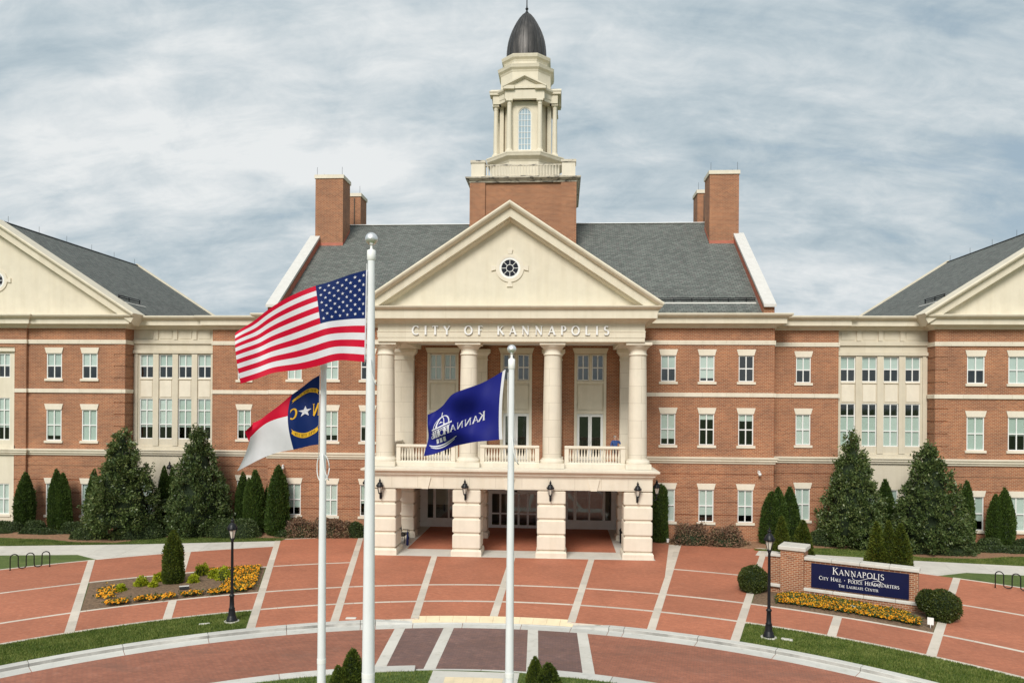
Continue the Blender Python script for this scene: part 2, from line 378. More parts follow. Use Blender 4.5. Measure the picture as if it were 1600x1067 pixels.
# ------------------------------------------------------------------ mesh helpers
class M:
    """collects polygons, then becomes one mesh object"""
    def __init__(s): s.v = []; s.f = []; s.mi = []; s.sm = []
    def add(s, vs, fs, mi=0, smooth=False):
        b = len(s.v); s.v += [tuple(v) for v in vs]
        for f in fs: s.f.append(tuple(b + i for i in f)); s.mi.append(mi); s.sm.append(smooth)
    def box(s, x0, x1, y0, y1, z0, z1, mi=0):
        s.add([(x0,y0,z0),(x1,y0,z0),(x1,y1,z0),(x0,y1,z0),(x0,y0,z1),(x1,y0,z1),(x1,y1,z1),(x0,y1,z1)],
              [(0,3,2,1),(4,5,6,7),(0,1,5,4),(1,2,6,5),(2,3,7,6),(3,0,4,7)], mi)
    def cbox(s, x0, x1, y0, y1, z0, z1, c, mi=0):
        """box with its four upright and eight level edges chamfered (drafted shoulders)"""
        a = [(x0+c,y0),(x1-c,y0),(x1,y0+c),(x1,y1-c),(x1-c,y1),(x0+c,y1),(x0,y1-c),(x0,y0+c)]
        i = [(x0+c,y0+c),(x1-c,y0+c),(x1-c,y0+c),(x1-c,y1-c),(x1-c,y1-c),(x0+c,y1-c),(x0+c,y1-c),(x0+c,y0+c)]
        vs = [(p[0],p[1],z0) for p in i] + [(p[0],p[1],z0+c) for p in a] + [(p[0],p[1],z1-c) for p in a] + [(p[0],p[1],z1) for p in i]
        fs = [(0,1,3,5)[::-1], (24,25,27,29)]
        for r in range(3):
            for k in range(8): fs.append((r*8+k, r*8+(k+1)%8, r*8+8+(k+1)%8, r*8+8+k))
        s.add(vs, fs, mi)
    def poly(s, pts, z0, z1, mi=0):
        n = len(pts); vs = [(p[0],p[1],z0) for p in pts] + [(p[0],p[1],z1) for p in pts]
        s.add(vs, [tuple(range(n-1,-1,-1)), tuple(range(n,2*n))] + [(i,(i+1)%n,n+(i+1)%n,n+i) for i in range(n)], mi)
    def prism(s, pts, a, b, fn, mi=0):
        """2-D outline pushed from a to b; fn(p, d) -> 3-D"""
        n = len(pts); vs = [fn(p, a) for p in pts] + [fn(p, b) for p in pts]
        s.add(vs, [tuple(range(n)), tuple(range(2*n-1,n-1,-1))] + [(i,n+i,n+(i+1)%n,(i+1)%n) for i in range(n)], mi)
    def lathe(s, prof, c=(0,0,0), seg=20, mi=0, smooth=True, rot=0.0):
        vs = []; fs = []
        for r, z in prof:
            for k in range(seg):
                a = 2*math.pi*k/seg + rot; vs.append((c[0]+r*math.cos(a), c[1]+r*math.sin(a), c[2]+z))
        for i in range(len(prof)-1):
            for k in range(seg): fs.append((i*seg+k, i*seg+(k+1)%seg, (i+1)*seg+(k+1)%seg, (i+1)*seg+k))
        s.add(vs, fs, mi, smooth)
        n = len(prof)
        s.add([vs[k] for k in range(seg)], [tuple(range(seg-1,-1,-1))], mi)
        s.add([vs[(n-1)*seg+k] for k in range(seg)], [tuple(range(seg))], mi)
    def tube(s, path, r, seg=8, mi=0):
        P = [Vector(p) for p in path]; n = len(P); vs = []; fs = []
        up = Vector((0,0,1)); prev = None
        for i, p in enumerate(P):
            d = (P[min(i+1,n-1)] - P[max(i-1,0)]).normalized()
            ref = prev if prev is not None else (Vector((1,0,0)) if abs(d.z) > 0.9 else up)
            a = (ref - d*ref.dot(d)).normalized(); prev = a
            b = d.cross(a); rr = r[i] if isinstance(r, (list, tuple)) else r
            for k in range(seg):
                t = 2*math.pi*k/seg; vs.append(p + a*(rr*math.cos(t)) + b*(rr*math.sin(t)))
        for i in range(n-1):
            for k in range(seg): fs.append((i*seg+k, i*seg+(k+1)%seg, (i+1)*seg+(k+1)%seg, (i+1)*seg+k))
        fs.append(tuple(range(seg-1,-1,-1))); fs.append(tuple((n-1)*seg+k for k in range(seg)))
        s.add(vs, fs, mi, True)
    def sweep(s, path, prof, fn, closed=False, mi=0):
        """profile (n, o) carried along a 2-D path with mitred corners; n is measured to the right of travel"""
        n = len(path); m = len(prof); dirs = []
        for i in range(n if closed else n-1):
            a, b = path[i], path[(i+1)%n]; L = math.hypot(b[0]-a[0], b[1]-a[1]); dirs.append(((b[0]-a[0])/L, (b[1]-a[1])/L))
        vs = []
        for i in range(n):
            if closed: d0, d1 = dirs[i-1], dirs[i]
            else: d0 = dirs[max(i-1,0)]; d1 = dirs[min(i,n-2)]
            n0 = (d0[1], -d0[0]); n1 = (d1[1], -d1[0])
            k = 1 + n0[0]*n1[0] + n0[1]*n1[1]
            mx = ((n0[0]+n1[0])/k, (n0[1]+n1[1])/k)
            for (q, o) in prof: vs.append(fn((path[i][0]+mx[0]*q, path[i][1]+mx[1]*q), o))
        fs = []
        for i in range(n if closed else n-1):
            j = (i+1) % n
            for k in range(m): fs.append((i*m+k, j*m+k, j*m+(k+1)%m, i*m+(k+1)%m))
        if not closed: fs.append(tuple(range(m))); fs.append(tuple((n-1)*m+k for k in range(m-1,-1,-1)))
        s.add(vs, fs, mi)
    def mesh(s, name, mats):
        me = bpy.data.meshes.new(name); me.from_pydata(s.v, [], s.f)
        for x in ([mats] if isinstance(mats, str) else mats): me.materials.append(MATS[x])
        me.polygons.foreach_set('material_index', s.mi); me.polygons.foreach_set('use_smooth', s.sm)
        bm = bmesh.new(); bm.from_mesh(me); bmesh.ops.recalc_face_normals(bm, faces=bm.faces); bm.to_mesh(me); bm.free()
        me.update(); return me
    def build(s, name, mats, parent=None, loc=(0,0,0)):
        return link(name, s.mesh(name, mats), parent, loc)
def link(name, data, parent=None, loc=(0,0,0), rz=0.0, scale=None):
    o = bpy.data.objects.new(name, data); COL.objects.link(o); o.location = loc; o.rotation_euler.z = rz
    if scale is not None: o.scale = scale
    if parent is not None: o.parent = parent
    return o
def tag(o, label, cat, group=None):
    o['label'] = label; o['category'] = cat
    if group: o['group'] = group
    return o
def structure(o): o['kind'] = 'structure'; return o
def stuff(o): o['kind'] = 'stuff'; return o
def thing(name, label, cat, loc=(0,0,0), rz=0.0, group=None):
    return tag(link(name, None, None, loc, rz), label, cat, group)
def copy_tree(o, loc=None, rz=None, parent=None):
    c = o.copy(); COL.objects.link(c); c.parent = parent
    if loc is not None: c.location = loc
    if rz is not None: c.rotation_euler.z = rz
    for ch in o.children: copy_tree(ch, parent=c)
    return c
hz = lambda p, z: (p[0], p[1], z)
mm, nt_, bs_ = new_mat('lantern_glass'); bs_.inputs['Base Color'].default_value = (0.33, 0.43, 0.50, 1); bs_.inputs['Roughness'].default_value = 0.06; bs_.inputs['Specular IOR Level'].default_value = 0.9
# ------------------------------------------------------------------ ground, road, plaza
rnd = random.Random(7)
CC = (0.24, -39.87)            # centre of the ring road
AP = (0.24, -48.5)             # the paving bands all point here
RK, R3, R2, R1, R0, RC = 21.57, 24.21, 27.2, 32.7, 38.37, 40.7
STEP = 6.05
def polar(ang, r): a = R(ang); return (CC[0] + r*math.sin(a), CC[1] + r*math.cos(a))
def ray_pt(k, r):
    """where paving line k crosses the circle of radius r"""
    a = R(k*STEP); d = (math.sin(a), math.cos(a)); o = (AP[0]-CC[0], AP[1]-CC[1])
    b = d[0]*o[0] + d[1]*o[1]; c = o[0]**2 + o[1]**2 - r*r
    t = -b + math.sqrt(b*b - c)
    return (AP[0] + d[0]*t, AP[1] + d[1]*t)
def ang_of(p): return math.degrees(math.atan2(p[0]-CC[0], p[1]-CC[1]))
def sector(k0, k1, r0, r1, n=10):
    a0, a1 = ang_of(ray_pt(k0, r0)), ang_of(ray_pt(k1, r0)); b0, b1 = ang_of(ray_pt(k0, r1)), ang_of(ray_pt(k1, r1))
    return [polar(a0+(a1-a0)*i/n, r0) for i in range(n+1)] + [polar(b1+(b0-b1)*i/n, r1) for i in range(n+1)]
def ring(a0, a1, r0, r1, n=8):
    return [polar(a0+(a1-a0)*i/n, r0) for i in range(n+1)] + [polar(a1+(a0-a1)*i/n, r1) for i in range(n+1)]

# the lawn sheet starts behind the kerb and runs to the horizon
g = M(); seg = 96; rad = [RK-0.05, 30, 45, 80, 200, 800, 3000]
RAMP = 21.92                    # the paving starts here behind the warning slabs
vs = [(*polar(360*i/seg, RAMP if r < 22 and min(i, seg-i)*360/seg < 8.7 else r), -0.012) for r in rad for i in range(seg)]
g.add(vs, [(j*seg+i, j*seg+(i+1)%seg, (j+1)*seg+(i+1)%seg, (j+1)*seg+i) for j in range(len(rad)-1) for i in range(seg)])
structure(g.build('ground', 'lawn'))
g = M()
vs = [(*polar(360*i/seg, r), -0.13) for r in (15.8, 18.5, 21.3) for i in range(seg)]
g.add(vs, [(j*seg+i, j*seg+(i+1)%seg, (j+1)*seg+(i+1)%seg, (j+1)*seg+i) for j in range(2) for i in range(seg)])
road = structure(g.build('road', 'road_red'))
# crossing: dark pavers between concrete bands
xb = [(-9.9, -11.8), (-4.6, -5.8), (4.6, 6.5), (9.95, 13.3)]
g = M()
for (a0, b0), (a1, b1) in zip(xb[:-1], xb[1:]):
    pts = [polar(b0+(b1-b0)*i/8, 16.05) for i in range(9)] + [polar(a1+(a0-a1)*i/8, 20.75) for i in range(9)]
    q = M(); q.poly(pts, -0.14, -0.126); q.build('crossing_panel', 'cross_paver', road)
for a, b in xb:
    p0, p1 = Vector((*polar(b, 16.05), 0)), Vector((*polar(a, 20.75), 0))
    d = (p1-p0).normalized(); nrm = Vector((d.y, -d.x, 0))*0.2
    nseg = 3
    for i in range(nseg):
        s0 = p0 + (p1-p0)*(i/nseg) + d*0.006; s1 = p0 + (p1-p0)*((i+1)/nseg) - d*0.006
        q = M(); q.poly([tuple((s0-nrm)[:2]), tuple((s0+nrm)[:2]), tuple((s1+nrm)[:2]), tuple((s1-nrm)[:2])], -0.14, -0.121); q.build('crossing_band', 'concrete', road)
# kerb and gutter sections
def kerb_section(a0, a1, drop0, drop1, parent):
    prof = lambda dz: [(20.68, -0.20), (20.68, -0.127), (21.16, -0.117), (21.21, -0.10+dz*0.0), (21.235, 0.002-dz), (21.26, 0.014-dz), (RK, 0.014-dz), (RK, -0.20)]
    n = 8; q = M(); vs = []
    for i in range(n+1):
        t = i/n; a = a0 + (a1-a0)*t; dz = drop0 + (drop1-drop0)*t
        for r, z in prof(dz): vs.append((*polar(a, r), max(z, -0.125) if z > -0.19 else z))
    m = 8; fs = [(i*m+k, (i+1)*m+k, (i+1)*m+(k+1)%m, i*m+(k+1)%m) for i in range(n) for k in range(m)]
    fs += [tuple(range(m)), tuple(n*m+k for k in range(m))]
    q.add(vs, fs)
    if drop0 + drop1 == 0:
        for i in range(n): q.mi[i*m+3] = 1          # upright face: its shade painted in as darker concrete, along with tyre scuffs
    return q.build('kerb_section', ['kerb_concrete', 'kerb_shade_scuff'], parent)
g = M(); g.add([(*polar(a, r), -0.20) for r in (20.6, 21.7) for a in range(-100, 101, 5)], [(i, i+1, 42+i, 41+i) for i in range(40)])
kerb = structure(g.build('kerb', 'kerb_concrete'))
edges = [-75 + 7.6*i for i in range(9)] + [-12.6, -8.4]
edges = [e for e in edges if e < -13] + [-12.6, -8.6]
for a0, a1 in zip(edges[:-1], edges[1:]):
    d0, d1 = (0, 0.11) if a1 == -8.6 else (0, 0)
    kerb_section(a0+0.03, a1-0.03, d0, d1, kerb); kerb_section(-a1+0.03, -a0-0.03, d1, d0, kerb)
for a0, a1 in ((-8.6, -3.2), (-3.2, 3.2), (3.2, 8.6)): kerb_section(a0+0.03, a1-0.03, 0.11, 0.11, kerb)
# island kerb, path and lawn inside the ring
isl = M(); isl.add([(*polar(360*i/72, r), -0.012) for r in (0.3, 15.7) for i in range(72)], [(i, (i+1)%72, 72+(i+1)%72, 72+i) for i in range(72)])
structure(isl.build('island_lawn', 'lawn'))
g = M(); g.add([(*polar(360*i/72, r), -0.19) for r in (15.5, 16.12) for i in range(72)], [(i, (i+1)%72, 72+(i+1)%72, 72+i) for i in range(72)])
ik = structure(g.build('island_kerb', 'kerb_concrete'))
aa = -62.0
while aa < 62:
    w = 7.8
    q = M(); q.poly(ring(aa+0.04, aa+w-0.04, 15.62, 16.10, 6), -0.18, 0.012 if abs(aa+w/2) > 6 else -0.11); q.build('kerb_section', 'kerb_concrete', ik)
    aa += w
q = M(); q.poly([polar(-5.2, 15.63), polar(5.2, 15.63), polar(9, 8), polar(-9, 8)], -0.05, 0.0)
path = structure(q.build('island_path', 'concrete'))
for i in range(6):
    q = M(); q.poly(ring(-3.6+1.2*i+0.02, -2.4+1.2*i-0.02, 14.55, 15.05, 3), -0.01, 0.006); q.build('tactile_slab', 'tactile', path)

# plaza: red stamped panels, concrete bands and strips, each a piece of its own
g = M()
g.poly(sector(-3, -1, RK-0.02, RC+0.05, 12), -0.30, -0.006); g.poly(sector(-1, 1, RAMP-0.01, RC+0.05, 12), -0.30, -0.006); g.poly(sector(1, 3, RK-0.02, RC+0.05, 12), -0.30, -0.006)
plaza = structure(g.build('plaza', 'band_concrete'))
def panel(k0, k1, r0, r1, mat='plaza_red', z=0.0):
    q = M(); q.poly(sector(k0, k1, r0, r1), -0.05, z); return q.build('paving_panel', mat, plaza)
YF = -6.25                      # front of the porch apron
for k in range(-3, 3):
    for r0, r1 in ((RAMP if k in (-1, 0) else RK, R3), (R3, R2)): panel(k, k+1, r0, r1)
    if -2 <= k <= 1:
        # runs up to the porch; clipped by the apron
        a = ray_pt(k, R2); b = ray_pt(k+1, R2); n = 10
        a0, a1 = ang_of(a), ang_of(b)
        lo = [polar(a0+(a1-a0)*i/n, R2) for i in range(n+1)]
        if k == -2: up = [(-8.3, YF), (-8.3, -0.1), (-9.95, -0.1)]; up = [(ray_pt(-1, 34)[0], YF)] + up
        elif k == 1: up = [(9.95, -0.1), (8.3, -0.1), (8.3, YF), (ray_pt(1, 34)[0], YF)]
        else: up = [(ray_pt(k+1, 33.6)[0], YF), (ray_pt(k, 33.6)[0], YF)]
        q = M(); q.poly(lo + up, -0.05, 0.0); q.build('paving_panel', 'plaza_red', plaza)
    else:
        for r0, r1 in ((R2, R1), (R1, RC)): panel(k, k+1, r0, r1)
for s in (-1, 1):
    for k in (3, 4, 5, 6, 7):
        k0, k1 = (k, k+1) if s > 0 else (-k-1, -k)
        panel(k0, k1, R3, R2)
        if k >= 5: panel(k0, k1, R2, R1)
        panel(k0, k1, R1, R0)
def strip(r, k0, k1, w=0.095, z=0.004):
    a0, a1 = ang_of(ray_pt(k0, r)), ang_of(ray_pt(k1, r))
    n = max(1, round(abs(a1-a0)*math.pi/180*r/1.6))
    for i in range(n):
        g0 = math.degrees(0.006/r)
        q = M(); q.poly(ring(a0+(a1-a0)*i/n+g0, a0+(a1-a0)*(i+1)/n-g0, r-w, r+w, 3), -0.05, z); q.build('paving_strip', 'band_concrete', plaza)
strip(R3, -8, 8); strip(R2, -8, 8)
for k0, k1 in ((-8, -2), (2, 8)): strip(R1, k0, k1); 
for k0, k1 in ((-8, -5), (5, 8)): strip(R0, k0, k1)
strip(RC, -3, -2); strip(RC, 2, 3)
def band(k, r0, r1, w=0.165, z=0.008):
    p0, p1 = Vector(ray_pt(k, r0)), Vector(ray_pt(k, r1)); L = (p1-p0).length; n = max(1, round(L/1.55)); d = (p1-p0)/L; nr = Vector((d.y, -d.x))*w
    for i in range(n):
        s0 = p0 + d*(L*i/n+0.006); s1 = p0 + d*(L*(i+1)/n-0.006)
        if s1.y > YF and abs(k) < 2: s1 = s0 + d*((YF-s0.y)/d.y)
        if s0.y > YF and abs(k) < 2: continue
        q = M(); q.poly([tuple(s0-nr), tuple(s0+nr), tuple(s1+nr), tuple(s1-nr)], -0.05, z); q.build('paving_band', 'band_concrete', plaza)
for k in range(-3, 4): band(k, RAMP if k == 0 else RK+0.01, RC+0.08)
for s in (-1, 1):
    band(4*s, R3, R2); band(4*s, R1, R0); band(5*s, R3, R0+0.1)
    band(6.6*s, R3, R0)
for i in range(12):            # cream warning slabs along the dropped kerb
    a0 = -8.7+17.4*i/12
    q = M(); rg = ring(a0+0.01, a0+17.4/12-0.01, 21.30, 21.90, 3); nn = len(rg)
    q.add([(*p, -0.12) for p in rg] + [(*p, -0.100 if i < nn//2 else 0.010) for i, p in enumerate(rg)], [tuple(range(nn)), tuple(range(nn, 2*nn))] + [(i, (i+1) % nn, nn+(i+1) % nn, nn+i) for i in range(nn)])
    q.build('tactile_slab', 'tactile', plaza)

# sidewalk slabs on both sides
g = M(); g.poly([(-75, -14), (-75, -13.99), (-74, -14)], -0.2, -0.1)
def sidewalk(side):
    s = side
    if s < 0: N_ = [(-14.55, -2.55), (-22.7, -4.5), (-30.5, -5.85), (-70, -12.5)]
    else: N_ = [(14.6, -2.7), (17.9, -3.65), (22.95, -4.85), (28.55, -5.8), (70, -12.7)]
    def north(x):
        for (x0, y0), (x1, y1) in zip(N_[:-1], N_[1:]):
            if min(x0, x1) <= x <= max(x0, x1): return y0 + (y1-y0)*(x-x0)/(x1-x0)
        return N_[0][1]
    c5 = ray_pt(5*s, R0)
    def south(x):
        if abs(x) < abs(c5[0]): return CC[1] + math.sqrt(R0*R0 - (x-CC[0])**2) + 0.02
        y5 = -7.55
        return y5 - (abs(x)-abs(c5[0]))*0.135
    base = M(); xs = [14.9*s + s*1.9*i for i in range(26)]
    pts = [(x, north(x)) for x in xs] + [(x, south(x)) for x in xs[::-1]]
    base.poly(pts, -0.2, -0.004)
    top = structure(base.build('sidewalk', 'concrete'))
    for x0, x1 in zip(xs[:-1], xs[1:]):
        a, b = x0+s*0.006, x1-s*0.006
        sh = 0.55                      # joints run slightly askew to the kerb
        q = M(); q.poly([(a, north(a)), (b, north(b)), (b-s*sh, south(b-s*sh)), (a-s*sh, south(a-s*sh))], -0.05, 0.004)
        q.build('slab', 'concrete', top)
sidewalk(-1); sidewalk(1)

# mulch beds along the facade
def bed(name, front, back_y, mat, z=0.02):
    n = 60; xs = np.linspace(front[0][0], front[-1][0], n); ys = np.interp(xs, [p[0] for p in front], [p[1] for p in front])
    q = M(); m = 7; vs = []
    for i in range(n):
        yb = back_y(xs[i]) if callable(back_y) else back_y
        fy = ys[i] + 0.12*math.sin(xs[i]*1.7) + 0.06*math.sin(xs[i]*5.1)
        for j in range(m):
            t = j/(m-1); vs.append((xs[i], fy+(yb-fy)*t, z*min(1, t*6)-0.008 + (0.02*math.sin(xs[i]*3+j*2.1) if 0 < j < m-1 else 0)))
    q.add(vs, [(i*m+j, (i+1)*m+j, (i+1)*m+j+1, i*m+j+1) for i in range(n-1) for j in range(m-1)], 0, True)
    return structure(q.build(name, mat))
bed('mulch_bed', [(-48, -3.1), (-33, -3.25), (-29.5, -3.4), (-27.2, -4.15), (-24.3, -4.25), (-22.9, -2.0), (-19, -1.75), (-15.7, -1.6), (-14.4, -1.75), (-8.5, -0.7)], 2.2, 'mulch', 0.05)
bed('mulch_bed', [(8.5, -0.9), (13.6, -2.1), (15.6, -2.3), (18.5, -1.55), (21.8, -1.7), (24, -3.9), (27.2, -3.95), (29, -3.1), (32, -3.2), (48, -3.3)], 2.2, 'mulch', 0.05)
def sector_bed(k0, k1, r0, r1):
    q = M(); n, m = 40, 9; vs = []
    for i in range(n+1):
        for j in range(m+1):
            t = i/n; u = j/m; r = r0+(r1-r0)*u
            a0, a1 = ang_of(ray_pt(k0, r)), ang_of(ray_pt(k1, r)); p = polar(a0+(a1-a0)*t, r)
            h = 0.10*math.sin(math.pi*t)**0.4*math.sin(math.pi*u)**0.5 if 0 < t < 1 and 0 < u < 1 else 0
            vs.append((*p, -0.008 + h + (0.012*math.sin(i*2.3+j*1.7) if h else 0)))
    q.add(vs, [(i*(m+1)+j, (i+1)*(m+1)+j, (i+1)*(m+1)+j+1, i*(m+1)+j+1) for i in range(n) for j in range(m)], 0, True)
    return structure(q.build('planting_bed', 'bed_mulch'))
sector_bed(-4.95, -3.05, R2+0.08, R1-0.08)
sector_bed(3.05, 4.95, R2+0.08, R1-0.08)
# ------------------------------------------------------------------ city hall
CH = thing('city_hall', 'red brick city hall with cream columned portico, central cupola tower and two gabled wings', 'building')
XM, XR, XW, WC = 16.54, 21.04, 26.79, 35.9        # ends of main block, brick link, stone link; centre line of a wing
YM, YR, YS, YW = 0.0, 1.4, 1.58, 0.61             # planes of main block, brick link, stone link, wing
XE = 2*WC - XW                                    # outer end of a wing
GROOVES = [1.68, 2.51, 3.41, 4.30]

def wall(m, u0, u1, z0, z1, fn, holes=(), grooves=(), gw=0.045, gd=0.04, reveal=0.22, mi=0):
    """wall face with real openings; fn(u, z, depth) -> 3-D; grooves are recessed courses"""
    holes = [h for h in holes if h[1] > u0 and h[0] < u1]
    zs = {z0, z1}; us = {u0, u1}
    for a, b, c, d in holes: us |= {max(u0,a), min(u1,b)}; zs |= {max(z0,c), min(z1,d)}
    gr = [(g-gw, g+gw) for g in grooves if z0 < g-gw and g+gw < z1]
    for a, b in gr: zs |= {a, b}
    us = sorted(us); zs = sorted(zs)
    def hole(u, z): return any(a < u < b and c < z < d for a, b, c, d in holes)
    def dep(z): return gd if any(a < z < b for a, b in gr) else 0.0
    for j in range(len(zs)-1):
        zc = (zs[j]+zs[j+1])/2; dd = dep(zc); run = None
        for i in range(len(us)-1):
            uc = (us[i]+us[i+1])/2; h = hole(uc, zc)
            if not h and run is None: run = us[i]
            if run is not None and (h or i == len(us)-2):
                end = us[i] if h else us[i+1]
                m.add([fn(run,zs[j],dd), fn(end,zs[j],dd), fn(end,zs[j+1],dd), fn(run,zs[j+1],dd)], [(0,1,2,3)], mi)
                if dd:
                    for zz_ in (zs[j], zs[j+1]): m.add([fn(run,zz_,0), fn(end,zz_,0), fn(end,zz_,dd), fn(run,zz_,dd)], [(0,1,2,3)], mi)
                run = None
    for a, b, c, d in holes:
        a, b, c, d = max(a,u0), min(b,u1), max(c,z0), min(d,z1)
        for (ua, za), (ub, zb) in (((a,c),(b,c)), ((b,c),(b,d)), ((b,d),(a,d)), ((a,d),(a,c))):
            m.add([fn(ua,za,0), fn(ub,zb,0), fn(ub,zb,reveal), fn(ua,za,reveal)], [(0,1,2,3)], mi)
front = lambda y: (lambda u, z, d: (u, y+d, z))
def side(x, s): return lambda u, z, d: (x - s*d, u, z)          # s=+1: wall looks towards +x

F1, F2, F3 = (1.25, 3.33), (6.18, 8.19), (10.26, 11.94)
WIN = []                                    # every window: x, z0, z1, w, wall plane, rows, lintel, group
def hole_of(w): x, z0, z1, ww, *_ = w; return (x-ww/2, x+ww/2, z0, z1)
for s in (-1, 1):
    # main block
    hs = []
    for x in (9.82, 12.28, 14.76):
        for z0, z1 in (F1, F2, F3): WIN.append((s*x, z0, z1, 0.95, YM, 2, True)); hs.append(hole_of(WIN[-1]))
    m = M(); a, b = sorted((s*7.0, s*XM)); wall(m, a, b, -0.3, 13.95, front(YM), hs, GROOVES)
    wall(m, YM, YR+0.3, -0.3, 13.95, side(s*XM, s), (), GROOVES)
    m.build('wall', 'brick', CH)
    # brick link
    hs = []
    for z0, z1 in (F1, F2, F3): WIN.append((s*18.79, z0, z1, 0.95, YR, 2, True)); hs.append(hole_of(WIN[-1]))
    m = M(); a, b = sorted((s*XM, s*XR)); wall(m, a, b, -0.3, 13.95, front(YR), hs, GROOVES); wall(m, YR, YS+0.3, -0.3, 13.95, side(s*XR, s))
    m.build('wall', 'brick', CH)
    # stone link with four bays
    hs = []
    for x in (21.72, 23.09, 24.475, 25.855):
        for z0, z1, rows in ((0.9, 3.3, 2), (6.13, 8.93, 3), (10.35, 11.99, 2)):
            WIN.append((s*x, z0, z1, 0.98, YS+0.06, rows, False)); hs.append(hole_of(WIN[-1]))
    m = M(); a, b = sorted((s*XR, s*XW)); wall(m, a, b, -0.3, 13.95, front(YS+0.06), hs, (), reveal=0.2)
    m.build('wall', 'link_stone', CH)
    m = M()
    for x in (XR+0.10, 22.405, 23.78, 25.165, XW-0.22):       # pilaster strips between the bays
        w = 0.2 if XR+0.2 < x < XW-0.3 else 0.10
        m.box(s*x-w, s*x+w, YS-0.02, YS+0.10, 5.66, 12.02)
        if x in (22.405, 23.78, 25.165): m.box(s*x-0.14, s*x+0.14, YS-0.02, YS+0.10, 13.02, 13.72)
    a, b = sorted((s*XR, s*(XW-0.01)))
    m.box(a, b, YS-0.06, YS+0.10, 5.42, 5.63); m.box(a, b, YS-0.09, YS+0.10, 12.06, 12.28); m.box(a, b, YS-0.07, YS+0.10, 12.72, 12.98)
    m.build('pilaster_frame', 'link_stone', CH)
    for x in (21.72, 23.09, 24.475, 25.855):                   # raised spandrel and frieze panels
        m = M(); m.box(s*x-0.40, s*x+0.40, YS+0.03, YS+0.10, 9.05, 10.18); m.box(s*x-0.46, s*x+0.46, YS-0.01, YS+0.10, 10.25, 10.31); m.build('spandrel_panel', 'stone_plain', CH)
        m = M(); m.box(s*x-0.42, s*x+0.42, YS+0.03, YS+0.10, 13.08, 13.66); m.build('frieze_panel', 'link_stone', CH)
    # wing
    wf1, wf2, wf3 = (0.90, 3.04), (6.0, 8.12), (10.25, 11.98)
    hs = []; cols = [29.30, 31.84, 2*WC-31.84, 2*WC-29.30]
    for x in cols:
        for z0, z1 in (wf1, wf2, wf3): WIN.append((s*x, z0, z1, 1.07, YW, 2, True)); hs.append(hole_of(WIN[-1]))
    for a0, a1 in ((XW+0.79, WC-2.18), (WC+2.18, XE-0.79)):
        a, b = sorted((s*a0, s*a1)); m = M(); wall(m, a, b, -0.3, 13.95, front(YW+0.03), hs, [1.5, 2.4, 3.3, 4.25]); m.build('wall', 'brick', CH)
    m = M(); wall(m, YW, 18.0, -0.3, 13.95, side(s*XE, s)); m.build('wall', 'brick', CH)
    m = M(); wall(m, YW, 18.0, -0.3, 13.95, side(s*XW, -s), (), [1.5, 2.4, 3.3, 4.25, 6.2, 7.0, 7.8, 8.6, 10.3, 11.1, 11.9])
    m.build('wall', 'brick', CH)
    for a0, a1 in ((XW, XW+0.78), (XE-0.78, XE)):              # channelled corner piers
        m = M(); a, b = sorted((s*a0, s*a1)); wall(m, a, b, -0.3, 13.95, front(YW), (), [1.5, 2.4, 3.3, 4.25, 6.2, 7.0, 7.8, 8.6, 10.3, 11.1, 11.9]); 
        m.add([(s*(a1 if a0 == XW else a0), YW, -0.3), (s*(a1 if a0 == XW else a0), YW+0.05, -0.3), (s*(a1 if a0 == XW else a0), YW+0.05, 13.95), (s*(a1 if a0 == XW else a0), YW, 13.95)], [(0,1,2,3)])
        m.build('corner_pier', 'brick', CH)
    # centre pavilion of the wing: brick piers either side of a stone bay
    hb = []
    for x in (WC-0.52, WC+0.52):
        for z0, z1, rows in ((0.9, 3.0, 2), (6.0, 8.9, 3), (10.3, 11.95, 2)): WIN.append((s*x, z0, z1, 0.86, YW-0.06, rows, False)); hb.append(hole_of(WIN[-1]))
    m = M(); a, b = sorted((s*(WC-2.18), s*(WC+2.18)))
    wall(m, a, b, -0.3, 13.95, front(YW-0.16), [(s*WC-1.34, s*WC+1.34, -0.4, 12.4)], [1.5, 2.4, 3.3, 4.25], reveal=0.15)
    for x in (WC-2.18, WC+2.18): wall(m, YW-0.16, YW+0.05, -0.3, 13.95, side(s*x, s if x > WC else -s))
    m.build('wall', 'brick', CH)
    m = M(); wall(m, s*WC-1.34, s*WC+1.34, -0.3, 12.4, front(YW-0.06), hb, (), reveal=0.18); m.build('wall', 'cream', CH)
    m = M(); m.box(s*WC-1.40, s*WC+1.40, YW-0.16, YW-0.05, 5.42, 5.62); m.box(s*WC-0.12, s*WC+0.12, YW-0.12, YW-0.05, 5.65, 12.0); m.box(s*WC-1.40, s*WC+1.40, YW-0.22, YW-0.05, 12.08, 12.25); m.build('pilaster_frame', 'cream_plain', CH)

